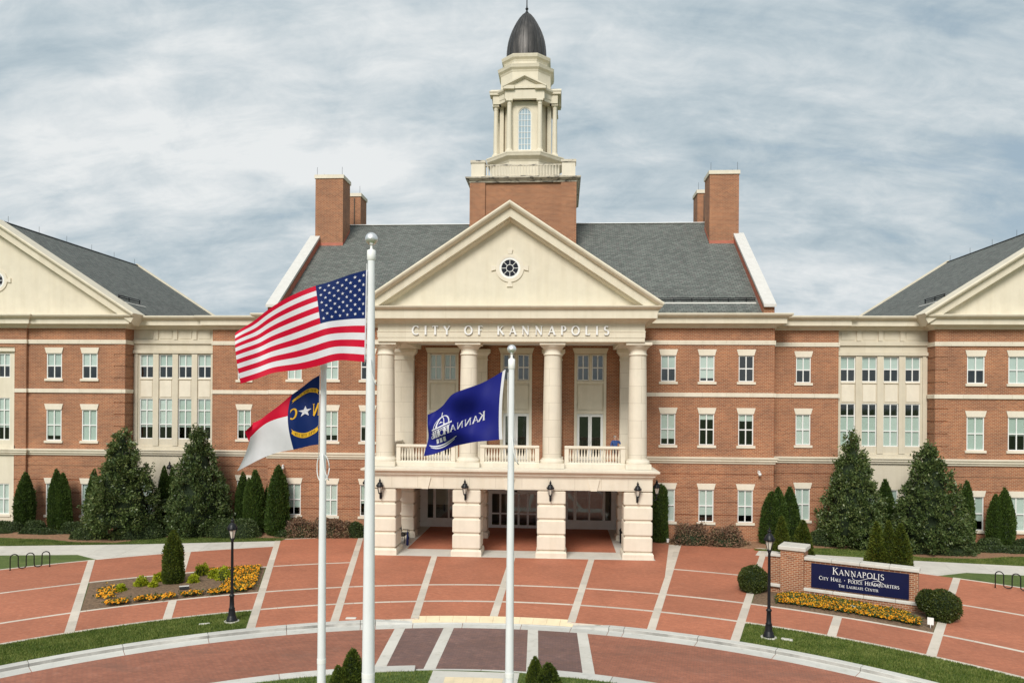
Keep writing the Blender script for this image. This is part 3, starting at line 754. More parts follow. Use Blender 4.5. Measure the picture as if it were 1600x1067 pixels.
# wall behind the portico, with its three tall bays and the porch opening
BAY = (-4.82, 0.0, 4.82)
hs = [(x-1.03, x+1.03, 5.0, 12.02) for x in BAY]
m = M(); wall(m, -7.0, 7.0, 3.9, 13.95, front(YM), hs, (), reveal=0.10); m.build('wall', 'brick', CH)
for x in BAY:
    m = M(); Y = 0.06
    wall(m, x-1.03, x+1.03, 5.0, 12.02, front(Y), [(x-0.85, x-0.09, 10.29, 11.95), (x+0.09, x+0.85, 10.29, 11.95), (x-0.85, x+0.85, 5.1, 8.13)], (), reveal=0.12)
    for a, b in ((x-1.03, x-0.87), (x+0.87, x+1.03)): m.box(a, b, -0.05, Y+0.02, 5.05, 12.0)
    m.box(x-0.07, x+0.07, -0.03, Y+0.02, 10.22, 12.0); m.box(x-0.9, x+0.9, -0.04, Y+0.02, 10.08, 10.24); m.box(x-0.9, x+0.9, -0.04, Y+0.02, 8.16, 8.30)
    m.box(x-0.80, x+0.80, 0.02, Y+0.02, 8.42, 9.95)
    m.prism([(x-1.16, 12.38), (x+1.16, 12.38), (x+1.04, 12.03), (x-1.04, 12.03)], -0.07, 0.06, lambda p, d: (p[0], d, p[1]))
    m.build('bay_surround', 'cream_plain', CH)
    for c in (x-0.47, x+0.47): WIN.append((c, 10.29, 11.95, 0.76, 0.0, 2, False))

# windows ----------------------------------------------------------------
WMESH = {}
def win_mesh(w, h, rows):
    key = (round(w,3), round(h,3), rows)
    if key in WMESH: return WMESH[key]
    f = M(); t = 0.06; d0, d1 = 0.035, 0.115
    f.box(-w/2, -w/2+t, d0, d1, 0, h); f.box(w/2-t, w/2, d0, d1, 0, h); f.box(-w/2+t, w/2-t, d0, d1, 0, t); f.box(-w/2+t, w/2-t, d0, d1, h-t, h)
    zc = [h*i/rows for i in range(rows+1)]
    if rows == 3: zc = [0, h*0.36, h*0.71, h]
    f.box(-0.034, 0.034, d0+0.015, d1-0.01, t, h-t)
    for z in zc[1:-1]: f.box(-w/2+t, -0.034, d0+0.008, d1-0.012, z-0.036, z+0.036); f.box(0.034, w/2-t, d0+0.008, d1-0.012, z-0.036, z+0.036)
    me = f.mesh('window', 'white_paint'); panes = []
    for z0, z1 in zip(zc[:-1], zc[1:]):
        for xa, xb in ((-w/2+t, -0.034), (0.034, w/2-t)):
            p = M(); y = d0+0.045; a, b = z0+(t if z0 == 0 else 0.036), z1-(t if z1 == h else 0.036)
            p.add([(xa,y,a),(xb,y,a),(xb,y,b),(xa,y,b)], [(0,1,2,3)]); panes.append(p.mesh('pane', 'glass'))
    li = M(); k = w/2
    li.prism([(-k-0.02, h), (k+0.02, h), (k+0.13, h+0.39), (-k-0.13, h+0.39)], -0.035, 0.07, lambda p, d: (p[0], d, p[1]))
    sl = M(); sl.add([(-k-0.12,-0.07,-0.17),(k+0.12,-0.07,-0.17),(k+0.12,0.07,-0.17),(-k-0.12,0.07,-0.17),(-k-0.12,-0.07,-0.03),(k+0.12,-0.07,-0.03),(k+0.12,0.07,0.0),(-k-0.12,0.07,0.0)],
                      [(0,3,2,1),(4,5,6,7),(0,1,5,4),(1,2,6,5),(2,3,7,6),(3,0,4,7)])
    bl = M(); bl.add([(-w/2+0.03,0.122,-1),(w/2-0.03,0.122,-1),(w/2-0.03,0.122,0),(-w/2+0.03,0.122,0)], [(0,1,2,3)])
    WMESH[key] = (me, panes, li.mesh('lintel', 'stone_plain'), sl.mesh('sill', 'stone_plain'), bl.mesh('blind', 'blind'))
    return WMESH[key]
rw = random.Random(21)
DROP = {}
def drop_for(x, z0, h):
    """how far each blind is let down, as a share of the window height"""
    r = rw.random()
    if z0 < 2: return 0.98 if r < 0.55 else (0.72 if r < 0.9 else 0.85)
    if z0 < 8: return (0.98 if r < 0.4 else 0.78 if r < 0.75 else 0.30 if r < 0.9 else 0.14)
    return (0.50 if r < 0.6 else 0.97 if r < 0.75 else 0.55 if r < 0.9 else 0.0)
FIX = {(9.82,10.26):0.5,(12.28,10.26):0.86,(14.76,10.26):0.02,(9.82,6.18):0.8,(12.28,6.18):0.18,(14.76,6.18):0.22,(18.79,10.26):0.5,(18.79,6.18):0.99,(18.79,1.25):0.99,(9.82,1.25):0.99,(12.28,1.25):0.78,(14.76,1.25):0.78,
       (29.3,10.25):0.5,(31.84,10.25):0.99,(29.3,6.0):0.99,(31.84,6.0):0.55,(-29.3,10.25):0.5,(-31.84,10.25):0.5,(-29.3,6.0):0.99,(-31.84,6.0):0.84,
       (-9.82,6.18):0.55,(-12.28,6.18):0.8,(-14.76,6.18):0.7,(-18.79,6.18):0.7,(-9.82,10.26):0.2,(-12.28,10.26):0.97,(-14.76,10.26):0.97,(-18.79,10.26):0.5,(-9.82,1.25):0.6,(-12.28,1.25):0.97,(-14.76,1.25):0.75,
       (-4.35,10.29):0.99,(-5.29,10.29):0.99,(4.35,10.29):0.0,(5.29,10.29):0.0,(0.47,10.29):0.0,(-0.47,10.29):0.0}
for x, z0, z1, w, y, rows, trim in WIN:
    me, panes, li, sl, bl = win_mesh(w, z1-z0, rows)
    o = link('window', me, CH, (x, y, z0))
    for p in panes:
        q = link('pane', p, o); q.rotation_euler = (0, 0, 0)
    d = FIX.get((round(x,2), z0))
    if d is None:
        if rows == 3: d = 0.7 if x < 0 else 0.0
        elif abs(x) > XR and abs(x) < XW and z0 > 10: d = 0.5
        else: d = drop_for(x, z0, z1-z0)
    h = z1 - z0
    if rows == 3 and 21 < x < 27:
        q = link('blind', bl, o, (0, 0, h*0.71), scale=(1, 1, h*0.70))     # let down from the transom
    elif d > 0.01: link('blind', bl, o, (0, 0, h-0.01), scale=(1, 1, h*d))
    if trim: link('lintel', li, o, (0, 0, 0)); link('sill', sl, o)
    elif rows == 2 and z0 < 2: link('sill', sl, o)

# balcony doors
def glazed_leaf(m, x0, x1, y0, y1, z0, z1, t=0.11, rails=()):
    m.box(x0, x0+t, y0, y1, z0, z1); m.box(x1-t, x1, y0, y1, z0, z1); m.box(x0+t, x1-t, y0, y1, z0, z0+0.22); m.box(x0+t, x1-t, y0, y1, z1-t, z1)
    for z in rails: m.box(x0+t, x1-t, y0, y1, z-0.05, z+0.05)
for x in BAY:
    f = M(); f.box(x-0.85, x-0.80, 0.07, 0.17, 5.1, 8.13); f.box(x+0.80, x+0.85, 0.07, 0.17, 5.1, 8.13); f.box(x-0.80, x+0.80, 0.07, 0.17, 8.06, 8.13)
    fr = f.build('door_frame', 'white_paint', CH)
    for s in (-1, 1):
        d = M(); a, b = sorted((x+s*0.005, x+s*0.795)); glazed_leaf(d, a, b, 0.09, 0.15, 5.12, 8.05)
        dd = d.build('door', 'white_paint', CH)
        g = M(); g.add([(a+0.11,0.12,5.34),(b-0.11,0.12,5.34),(b-0.11,0.12,7.94),(a+0.11,0.12,7.94)], [(0,1,2,3)]); g.build('pane', 'glass', dd)
        h = M(); h.tube([(x+s*0.06, 0.08, 6.15), (x+s*0.06, 0.03, 6.18), (x+s*0.06, 0.03, 6.5), (x+s*0.06, 0.08, 6.53)], 0.015, 6); h.build('handle', 'silver', dd)

# dark rooms behind the glass: floors and back walls
m = M()
for s in (-1, 1):
    a, b = sorted((s*7.0, s*XW)); m.box(a, b, 6.3, 6.4, -0.2, 13.6)
    for x in (9.0 if False else 10.95, 13.5, 16.6, 22.4, 25.1): m.box(s*x-0.05, s*x+0.05, 2.3, 6.3, -0.2, 13.6)
    a, b = sorted((s*XW, s*XE)); m.box(a, b, 5.2, 5.3, -0.2, 13.6)
    for x in (30.6, 33.3, 38.5): m.box(s*x-0.05, s*x+0.05, 1.2, 5.2, -0.2, 13.6)
    for z in (-0.1, 4.6, 8.95, 13.4):
        a, b = sorted((s*7.02, s*XE)); m.box(a, b, 2.0, 6.3, z, z+0.3)
for z in (4.6, 8.95, 13.4): m.box(-7.0, 7.0, 0.4, 6.3, z, z+0.3)
m.box(-7.0, 7.0, 6.3, 6.4, 0, 13.6); m.box(-7, 7, 4.2, 6.3, -0.1, -0.02)
m.build('interior', 'interior', CH)
# flat roofs behind the cornice and the back of the building
m = M()
for s in (-1, 1):
    a, b = sorted((s*15.6, s*XW)); m.box(a, b, 2.0, 18, 14.05, 14.2)
m.build('flat_roof', 'dark_metal', CH)
m = M(); m.box(-XE, XE, 18.0, 18.2, -0.3, 14.2); m.build('wall', 'brick', CH)

# mouldings that run along the front ---------------------------------------
def fpath(s0=1):
    half = [(7.0, YM), (XM, YM), (XM, YR), (XR, YR), (XR, YS), (XW, YS), (XW, YW), (WC-2.18, YW), (WC-2.18, YW-0.16), (WC+2.18, YW-0.16), (WC+2.18, YW), (XE, YW), (XE, 18.0)]
    return half
H = fpath(); FULL = [(-x, y) for x, y in H[::-1]] + H
def mould(name, path, prof, mat):
    m = M(); m.sweep(path, prof, hz); return m.build(name, mat, CH)
CORN = [(-0.02, 13.68), (0.10, 13.70), (0.16, 13.80), (0.34, 13.87), (0.36, 13.93), (0.60, 13.94), (0.60, 14.30), (0.66, 14.31), (0.80, 14.36), (0.90, 14.44), (0.93, 14.53), (0.86, 14.57), (-0.02, 14.62)]
mould('cornice', FULL, CORN, 'cream')
def seg_path(pts, s): return pts if s > 0 else [(-x, y) for x, y in pts[::-1]]
for s in (-1, 1):
    b1 = [(7.0, YM), (XM, YM), (XM, YR), (XR+0.06, YR)]; b2 = [(XW, YS-0.02), (XW, YW), (WC-2.18, YW), (WC-2.18, YW-0.16), (WC-1.34, YW-0.16)]; b3 = [(WC+1.34, YW-0.16), (WC+2.18, YW-0.16), (WC+2.18, YW), (XE, YW), (XE, 18)]
    bfull = [(XW, YS-0.02), (XW, YW), (WC-2.18, YW), (WC-2.18, YW-0.16), (WC+2.18, YW-0.16), (WC+2.18, YW), (XE, YW), (XE, 18)]
    for p in (b1, bfull): mould('band_course', seg_path(p, s), [(-0.02, 12.63), (0.06, 12.63), (0.06, 12.89), (-0.02, 12.91)], 'stone')
    for p in (b1, b2, b3): mould('string_course', seg_path(p, s), [(-0.02, 9.28), (0.07, 9.28), (0.07, 9.52), (-0.02, 9.55)], 'stone')
    mould('string_moulding', seg_path([(8.2, YM)] + H[1:], s), [(-0.02, 5.00), (0.07, 5.01), (0.09, 5.10), (0.17, 5.16), (0.17, 5.26), (0.24, 5.31), (0.25, 5.38), (-0.02, 5.43)], 'cream')

# main roof, gable parapets, chimneys ---------------------------------------
ZE, KS = 14.72, 0.76
rz = lambda y: ZE + KS*(y+0.45) if y <= 10.38 else ZE + KS*(2*10.38+0.45-y)
m = M()
m.add([(-15.7,-0.45,rz(-0.45)),(15.7,-0.45,rz(-0.45)),(15.7,10.38,rz(10.38)),(-15.7,10.38,rz(10.38)),(15.7,21.2,rz(21.2)),(-15.7,21.2,rz(21.2))], [(0,1,2,3),(3,2,4,5)])
m.add([(-15.7,-0.45,rz(-0.45)-0.16),(15.7,-0.45,rz(-0.45)-0.16),(15.7,-0.45,rz(-0.45)),(-15.7,-0.45,rz(-0.45))], [(0,1,2,3)])
main_roof = m.build('roof', 'shingle', CH)
m = M(); m.sweep([(-0.0, 0.0), (31.0, 0.0)], [(-0.16, -0.05), (0.0, 0.03), (0.16, -0.05), (0.0, -0.09)], lambda p, z: (p[0]-15.5, 10.38-p[1], rz(10.38)+z+0.04)); m.build('ridge_cap', 'white_trim', main_roof)
for s in (-1, 1):
    a, b = sorted((s*5.0, s*15.45)); m = M()
    for yy, zz_ in ((0.55, 0.12), (0.55, 0.22)): m.tube([(a, yy, rz(yy)+zz_), (b, yy, rz(yy)+zz_)], 0.03, 6)
    m.build('snow_rail', 'black_metal', main_roof)
    m = M(); m.add([(a, 0.30, rz(0.30)+0.02), (b, 0.30, rz(0.30)+0.02), (b, 0.42, rz(0.42)+0.02), (a, 0.42, rz(0.42)+0.02)], [(0,1,2,3)]); m.build('flashing_strip', 'box_lid', main_roof)
    for i in range(9):
        x = a + (b-a)*(i+0.5)/9; m = M(); m.box(x-0.02, x+0.02, 0.5, 0.6, rz(0.5)-0.02, rz(0.5)+0.24); m.build('rail_bracket', 'black_metal', main_roof)
    # stepped-up gable wall with a pale coping
    x0, x1 = (15.62, 16.28) if s > 0 else (-16.28, -15.62)
    yz = lambda p, d: (d, p[0], p[1])
    m = M(); m.prism([(-0.85, 14.56), (-0.85, 14.95), (7.6, rz(7.6)+0.55), (7.6, 14.56)], x0, x1, yz); m.prism([(14.3, 14.0), (14.3, rz(14.3)+0.5), (21.5, 14.95), (21.5, 14.0)], x0, x1, yz); m.prism([(7.6, 14.0), (7.6, 21.0), (14.3, 21.0), (14.3, 14.0)], x0+0.01, x1-0.01, yz)
    gw = m.build('gable_wall', 'brick', CH)
    m = M(); m.prism([(-1.08, 14.92), (-1.08, 15.10), (7.52, rz(7.52)+0.74), (7.52, rz(7.52)+0.54)], x0-0.05, x1+0.05, yz); m.build('coping', 'coping_white', gw)
    xi = x0-0.012 if s > 0 else x1+0.012
    m = M(); m.prism([(-0.45, rz(-0.45)), (-0.45, rz(-0.45)+0.32), (7.45, rz(7.45)+0.5), (7.45, rz(7.45))], xi-0.01, xi+0.01, yz); m.build('flashing', 'flashing', gw)
    # paired chimneys
    for (ya, yb, zb) in ((7.44, 9.33, 19.6), (12.44, 14.28, 19.0)):
        a, b = sorted((s*13.81, s*15.95)); m = M(); m.box(a, b, ya, yb, zb, 25.84)
        c = m.build('chimney', 'brick', CH)
        q = M(); q.box(a-0.07, b+0.07, ya-0.07, yb+0.07, 25.843, 26.12); q.box(a+0.25, b-0.25, ya+0.25, yb-0.25, 26.12, 26.2); q.build('chimney_cap', 'stained_stone' if False else 'stone_plain', c)
        for px, py in ((a+0.1, ya+0.1), (b-0.1, ya+0.1), (a+0.1 if s < 0 else b-0.1, yb-0.1)):
            q = M(); q.tube([(px, py, 26.1), (px, py, 26.75)], 0.012, 5); q.build('lightning_rod', 'dark_metal', c)
        if ya < 10:
            q = M(); q.box(a-0.01, b+0.01, ya-0.012, ya+0.05, rz(ya)-0.1, rz(ya)+0.22); q.build('flashing', 'flashing', c)
            q = M(); xx = a if s > 0 else b
            q.prism([(ya-0.01, rz(ya)-0.05), (ya-0.01, rz(ya)+0.24), (yb, rz(yb)+0.24), (yb, rz(yb)-0.05)], xx-0.013, xx+0.013, yz); q.build('flashing', 'flashing', c)
        else:
            q = M(); xx = (a+b)/2 - s*0.55; q.tube([(xx, ya-0.06, 19.5), (xx, ya-0.06, 25.7)], 0.04, 6); q.build('downpipe', 'bark', c)

# wing roofs and pediments -----------------------------------------------------
def round_window(xc, yf, zc, k=1.0):
    """oculus: stone ring with four keystones, white frame, eight outer lights round a middle one"""
    ring_ = lambda r, n=40: [(xc+r*math.cos(2*math.pi*i/n), zc+r*math.sin(2*math.pi*i/n)) for i in range(n)]
    def annulus(m, r0, r1, d0, d1):
        a, b = ring_(r0), ring_(r1); n = len(a)
        vs = [(p[0], yf-d1, p[1]) for p in a] + [(p[0], yf-d1, p[1]) for p in b] + [(p[0], yf-d0, p[1]) for p in b] + [(p[0], yf-d0, p[1]) for p in a]
        m.add(vs, [(i+r*n, (i+1)%n+r*n, (i+1)%n+((r+1)%4)*n, i+((r+1)%4)*n) for r in range(4) for i in range(n)])
    m = M(); annulus(m, 0.60*k, 0.80*k, -0.05, 0.06)
    for i in range(4):
        a = math.pi/2*i; ca, sa = math.cos(a), math.sin(a)
        pts = [(0.80*k*1.0, -0.10*k), (1.06*k, -0.16*k), (1.06*k, 0.16*k), (0.80*k, 0.10*k)]
        m.prism([(xc+p[0]*ca-p[1]*sa, zc+p[0]*sa+p[1]*ca) for p in pts], -0.05, 0.075, lambda p, d: (p[0], yf-d, p[1]))
    o = m.build('round_window', 'stone_plain', CH)
    m = M(); annulus(m, 0.48*k, 0.60*k, -0.05, 0.045); annulus(m, 0.185*k, 0.215*k, -0.02, 0.03)
    for i in range(8):
        a = math.pi/4*i; ca, sa = math.cos(a), math.sin(a); pts = [(0.21*k, -0.014), (0.49*k, -0.014), (0.49*k, 0.014), (0.21*k, 0.014)]
        m.prism([(xc+p[0]*ca-p[1]*sa, zc+p[0]*sa+p[1]*ca) for p in pts], -0.02, 0.026, lambda p, d: (p[0], yf-d, p[1]))
    m.build('frame', 'white_paint', o)
    m = M(); m.add([(p[0], yf-0.004, p[1]) for p in ring_(0.5*k)], [tuple(range(40))]); m.build('dark_pane', 'round_glass', o)
mm, nt_, bs_ = new_mat('round_glass'); bs_.inputs['Base Color'].default_value = (0.012, 0.012, 0.018, 1); bs_.inputs['Roughness'].default_value = 0.08

def pediment(xc, half, zb, zt, yf, name_mat='cream'):
    """raking cornice over a tympanum; half = half width at the crown"""
    L = math.hypot(half, zt-zb); cs = half/L
    path = [(xc-half, zb), (xc, zt), (xc+half, zb)]
    P = [(0.0, -0.55), (0.0, 0.93), (0.10*1, 0.96), (0.20, 0.92), (0.30, 0.80), (0.34, 0.62), (0.62, 0.61), (0.86, 0.60), (0.88, 0.36), (0.94, 0.34), (1.02, 0.16), (1.06, -0.02), (1.06, -0.55)]
    m = M(); m.sweep(path, [(n*cs if False else n*0.82, o) for n, o in P], lambda p, o: (p[0], yf-o, p[1])); r = m.build('raking_cornice', name_mat, CH)
    return r
for s in (-1, 1):
    xc = s*WC; half = 10.30; zb, zt = 14.60, 21.22
    pediment(xc, half, zb, zt, YW-0.16)
    m = M(); m.prism([(xc-9.3, 14.55), (xc+9.3, 14.55), (xc, 20.55)], YW-0.155, YW+0.3, lambda p, d: (p[0], d, p[1])); m.build('tympanum', 'cream_plain', CH)
    round_window(xc, YW-0.16, 16.95, 1.0)
    m = M(); e = 10.0; k = (zt-zb)/half
    zr = zt-0.08
    m.add([(xc-e, YW-0.9+0.2, zr-k*e), (xc, YW-0.7, zr), (xc+e, YW-0.7, zr-k*e), (xc-e, 17.4, zr-k*e), (xc, 17.4, zr), (xc+e, 17.4, zr-k*e)], [(0,1,4,3),(1,2,5,4)])
    m.prism([(xc-e, zr-k*e), (xc, zr), (xc+e, zr-k*e)], 17.35, 17.4, lambda p, d: (p[0], d, p[1]))
    ro = m.build('roof', 'shingle', CH)
    m = M(); m.sweep([(xc-e, zr-k*e), (xc, zr), (xc+e, zr-k*e)], [(-0.12, 17.3), (-0.12, 17.65), (0.1, 17.65), (0.1, 17.3)], lambda p, o: (p[0], o, p[1])); m.build('verge_coping', 'cream_plain', ro)
    m = M(); m.sweep([(0, 0), (16.8, 0)], [(-0.16, -0.06), (0.0, 0.035), (0.16, -0.06)], lambda p, z: (xc+p[1], 0.6+p[0], zr+z+0.03)); m.build('ridge_cap', 'dark_metal', ro)
    for i in range(6):
        q = M(); q.tube([(xc, 1.5+3.1*i, zr), (xc, 1.5+3.1*i, zr+0.5)], 0.012, 5); q.build('lightning_rod', 'dark_metal', ro)
    xi = xc - s*8.4; m = M(); zz0 = zr-k*8.4
    m.tube([(xi, 0.9, zz0+0.14), (xi, 3.6, zz0+0.14)], 0.035, 6); m.tube([(xi, 0.9, zz0+0.26), (xi, 3.6, zz0+0.26)], 0.035, 6)
    for yy in (1.0, 2.2, 3.5): m.box(xi-0.03, xi+0.03, yy-0.02, yy+0.02, zz0-0.05, zz0+0.28)
    m.build('snow_rail', 'black_metal', ro)
    m = M(); xj = xc - s*8.75; m.add([(xj, 0.9, zr-k*8.75+0.02), (xj, 3.8, zr-k*8.75+0.02), (xj+s*0.1, 3.8, zr-k*8.65+0.02), (xj+s*0.1, 0.9, zr-k*8.65+0.02)], [(0,1,2,3)]); m.build('flashing_strip', 'box_lid', ro)

# portico ---------------------------------------------------------------------
YP = -6.2
PX = (-7.33, -2.43, 2.43, 7.33)
# entablature: architrave, frieze and the horizontal cornice, round three sides
ppath = [(-7.62, YM), (-7.62, YP), (7.62, YP), (7.62, YM)]
ENT = [(-1.35, 12.28), (0.0, 12.28), (0.0, 12.50), (0.025, 12.505), (0.025, 12.82), (0.05, 12.83), (0.05, 12.88), (0.0, 12.90), (0.0, 13.30), (0.06, 13.33), (0.14, 13.42), (0.30, 13.50), (0.34, 13.53), (0.62, 13.54), (0.62, 14.02), (0.68, 14.03), (0.78, 14.08), (0.86, 14.15), (0.88, 14.22), (0.80, 14.24), (-1.35, 14.30)]
m = M(); m.sweep(ppath, ENT, hz); frieze = m.build('entablature', 'cream', CH)
m = M(); m.box(-6.3, 6.3, YP+1.3, -0.02, 12.55, 12.62); m.build('porch_ceiling', 'ceiling_paint', CH)
pediment(0.0, 8.6, 14.36, 20.10, YP)
m = M(); m.prism([(-7.9, 14.25), (7.9, 14.25), (0, 19.5)], YP+0.0, YP+0.4, lambda p, d: (p[0], d, p[1])); m.build('tympanum', 'cream_plain', CH)
round_window(-0.03, YP, 16.46, 1.0)
m = M(); k = (20.10-14.36)/8.6; zr = 20.04; e = 8.55
yhit = lambda z: (z-ZE)/KS - 0.45 + 0.3
m.add([(-e, YP-0.5, zr-k*e), (0, YP-0.5, zr), (e, YP-0.5, zr-k*e), (-e, yhit(zr-k*e), zr-k*e), (0, yhit(zr), zr), (e, yhit(zr-k*e), zr-k*e)], [(0,1,4,3),(1,2,5,4)])
m.build('roof', 'shingle', CH)
# columns
def column(px, py):
    m = M(); sh = [(0.545, 5.62)] + [(0.545-0.065*(t**1.7), 5.66+5.86*t) for t in [i/10 for i in range(11)]] + [(0.48, 11.56)]
    m.lathe(sh, (px, py, 0), 28)
    c = m.build('column', 'stone', CH)
    q = M(); q.box(px-0.725, px+0.725, py-0.725, py+0.725, 5.08, 5.36)
    q.lathe([(0.70, 5.36), (0.715, 5.42), (0.70, 5.52), (0.63, 5.56), (0.60, 5.57), (0.60, 5.62), (0.56, 5.64)], (px, py, 0), 28); q.build('base', 'stone_plain', c)
    q = M(); q.lathe([(0.48, 11.54), (0.53, 11.56), (0.53, 11.62), (0.485, 11.64), (0.485, 11.86), (0.52, 11.89), (0.60, 11.99), (0.67, 12.05), (0.69, 12.12)], (px, py, 0), 28)
    q.box(px-0.73, px+0.73, py-0.73, py+0.73, 12.12, 12.275); q.build('capital', 'stone_plain', c)
for px in PX: column(px, -5.36)
for s in (-1, 1):                                   # pilasters against the wall
    a, b = sorted((s*6.70, s*7.95)); m = M(); m.box(a, b, -0.40, -0.01, 5.36, 11.6); p = m.build('pilaster', 'stone', CH)
    q = M(); q.box(a-0.12, b+0.12, -0.52, -0.01, 5.08, 5.357); q.build('base', 'stone_plain', p)
    q = M(); q.sweep([(a, -0.01), (a, -0.40), (b, -0.40), (b, -0.01)], [(-0.1, 11.56), (0.04, 11.56), (0.05, 11.62), (0.0, 11.66), (0.0, 11.84), (0.12, 11.98), (0.20, 12.06), (0.20, 12.27), (-0.1, 12.27)], hz); q.build('capital', 'stone_plain', p)
# mid pilasters on the brick
for x in (-2.43, 2.43):
    m = M(); m.box(x-0.55, x+0.55, -0.30, -0.01, 5.36, 11.6); p = m.build('pilaster', 'stone', CH)
    q = M(); q.box(x-0.66, x+0.66, -0.42, -0.01, 5.08, 5.357); q.build('base', 'stone_plain', p)
    q = M(); q.sweep([(x-0.55, -0.01), (x-0.55, -0.30), (x+0.55, -0.30), (x+0.55, -0.01)], [(-0.1, 11.56), (0.04, 11.56), (0.05, 11.62), (0.0, 11.66), (0.0, 11.84), (0.12, 11.98), (0.20, 12.06), (0.20, 12.27), (-0.1, 12.27)], hz); q.build('capital', 'stone_plain', p)
# deck, deck moulding and porch beam
m = M(); m.box(-7.9, 7.9, YP+0.02, -0.02, 4.62, 5.06); m.build('balcony_deck', 'concrete', CH)
m = M(); m.sweep([(-8.12, YM), (-8.12, YP+0.02), (8.12, YP+0.02), (8.12, YM)], [(-0.3, 4.52), (0.0, 4.53), (0.05, 4.62), (0.13, 4.66), (0.14, 4.74), (0.28, 4.84), (0.36, 4.89), (0.37, 4.99), (-0.28, 5.09), (-0.3, 5.09)], hz); m.build('deck_moulding', 'stone_plain', CH)
m = M(); m.sweep([(-8.12, YM), (-8.12, YP+0.04), (8.12, YP+0.04), (8.12, YM)], [(-1.5, 3.86), (0.0, 3.86), (0.0, 4.53), (-1.5, 4.53)], hz); beam = m.build('porch_beam', 'stone', CH)
for x in BAY:
    q = M(); q.prism([(x-0.18, 3.84), (x+0.18, 3.84), (x+0.34, 4.50), (x-0.34, 4.50)], YP-0.035, YP+0.2, lambda p, d: (p[0], d, p[1])); q.build('keystone', 'stone_plain', beam)
m = M(); m.box(-7.0, 7.0, YP+1.4, 3.9, 3.88, 3.96); m.build('porch_ceiling', 'ceiling_paint', CH)
# rusticated piers: each block is a piece
def pier(x0, x1, y0, y1, name='pier'):
    m = M(); m.box(x0+0.10, x1-0.10, y0+0.10, y1-0.10, -0.2, 3.86); c = m.build(name, 'stone_plain', CH)
    lv = [0.37, 1.28, 2.16, 3.00, 3.84]
    for z0, z1 in zip(lv[:-1], lv[1:]):
        q = M(); q.cbox(x0+0.01, x1-0.01, y0+0.01, y1-0.01, z0+0.055, z1-0.045, 0.05); q.build('block', 'stone_plain', c)
    q = M(); cx0, cx1, cy0, cy1 = x0-0.06, x1+0.06, y0-0.06, y1+0.06
    q.box(cx0, cx1, cy0, cy1, -0.2, 0.27)
    q.add([(cx0,cy0,0.27),(cx1,cy0,0.27),(cx1,cy1,0.27),(cx0,cy1,0.27),(x0,y0,0.37),(x1,y0,0.37),(x1,y1,0.37),(x0,y1,0.37)], [(0,1,5,4),(1,2,6,5),(2,3,7,6),(3,0,4,7),(4,5,6,7)])
    q.build('plinth', 'stone_plain', c)
for px in PX: pier(px-0.82, px+0.82, -6.12, -4.55)
for px in (-2.43, 2.43): pier(px-0.62, px+0.62, -0.3, 0.75)
for s in (-1, 1): a, b = sorted((s*6.58, s*8.1)); pier(a, b, -0.35, 0.6)
for s in (-1, 1):                                  # channelled side walls of the entrance recess
    m = M(); wall(m, 0.6, 3.9, -0.2, 3.95, side(s*7.0, -s), (), [0.37, 1.28, 2.16, 3.0], 0.04, 0.05); m.build('wall', 'stone_plain', CH)
m = M(); m.box(-7.0, 7.0, -0.02, 0.3, 3.86, 4.6); m.build('inner_beam', 'stone_plain', CH)
# entrance front
def storefront(x0, x1, lights, z0, z1, y):
    """lights: list of (a, b) glass spans"""
    m = M(); m.box(x0, x1, y, y+0.10, -0.02, z0); xs = [x0] + [v for ab in lights for v in ab] + [x1]
    for a, b in zip(xs[0::2], xs[1::2]): m.box(a, b, y, y+0.10, z0, z1)
    m.box(x0, x1, y, y+0.10, z1, 3.9)
    o = m.build('entrance_screen', 'white_trim', CH)
    for a, b in lights:
        g = M(); g.add([(a, y+0.05, z0), (b, y+0.05, z0), (b, y+0.05, z1), (a, y+0.05, z1)], [(0,1,2,3)]); g.build('pane', 'glass', o)
        bl = M(); bl.add([(a, y+0.16, 1.55), (b, y+0.16, 1.55), (b, y+0.16, z1), (a, y+0.16, z1)], [(0,1,2,3)])
        if x0 < -2: bl.build('blind', 'grey_blind', o)
    return o
m_plain('grey_blind', (0.27, 0.27, 0.25), 0.85, 0.05)
lr = [(3.46, 3.86), (4.06, 4.91), (5.02, 5.89), (6.07, 6.48)]
storefront(3.2, 7.0, lr, 0.62, 3.5, 3.9)
storefront(-7.0, -3.2, [(-b, -a) for a, b in lr[::-1]], 0.62, 3.5, 3.9)
for a in (-3.2, 1.95): m = M(); m.box(a, a+1.25, 3.9, 4.02, -0.02, 3.9); m.build('wall', 'white_trim', CH)
m = M(); m.box(-1.95, 1.95, 3.88, 4.05, 2.45, 2.75); m.box(-1.95, 1.95, 3.9, 4.02, 3.5, 3.9); m.box(-0.05, 0.05, 3.9, 4.02, 2.75, 3.5)
tr = m.build('door_header', 'white_trim', CH)
g = M(); g.add([(-1.95, 3.96, 2.75), (1.95, 3.96, 2.75), (1.95, 3.96, 3.5), (-1.95, 3.96, 3.5)], [(0,1,2,3)]); g.build('pane', 'glass', tr)
g = M(); g.box(-0.45, -0.1, 3.80, 3.88, 2.55, 2.64); g.build('door_sensor', 'black_metal', tr)
for i in range(6):
    a = -1.95 + 0.65*i; d = M(); glazed_leaf(d, a+0.005, a+0.645, 3.92, 3.99, -0.02, 2.45, 0.06, (1.0,)); dd = d.build('door', 'white_trim', CH)
    g = M(); g.add([(a+0.065, 3.955, 0.2), (a+0.585, 3.955, 0.2), (a+0.585, 3.955, 2.39), (a+0.065, 3.955, 2.39)], [(0,1,2,3)]); g.build('pane', 'glass', dd)
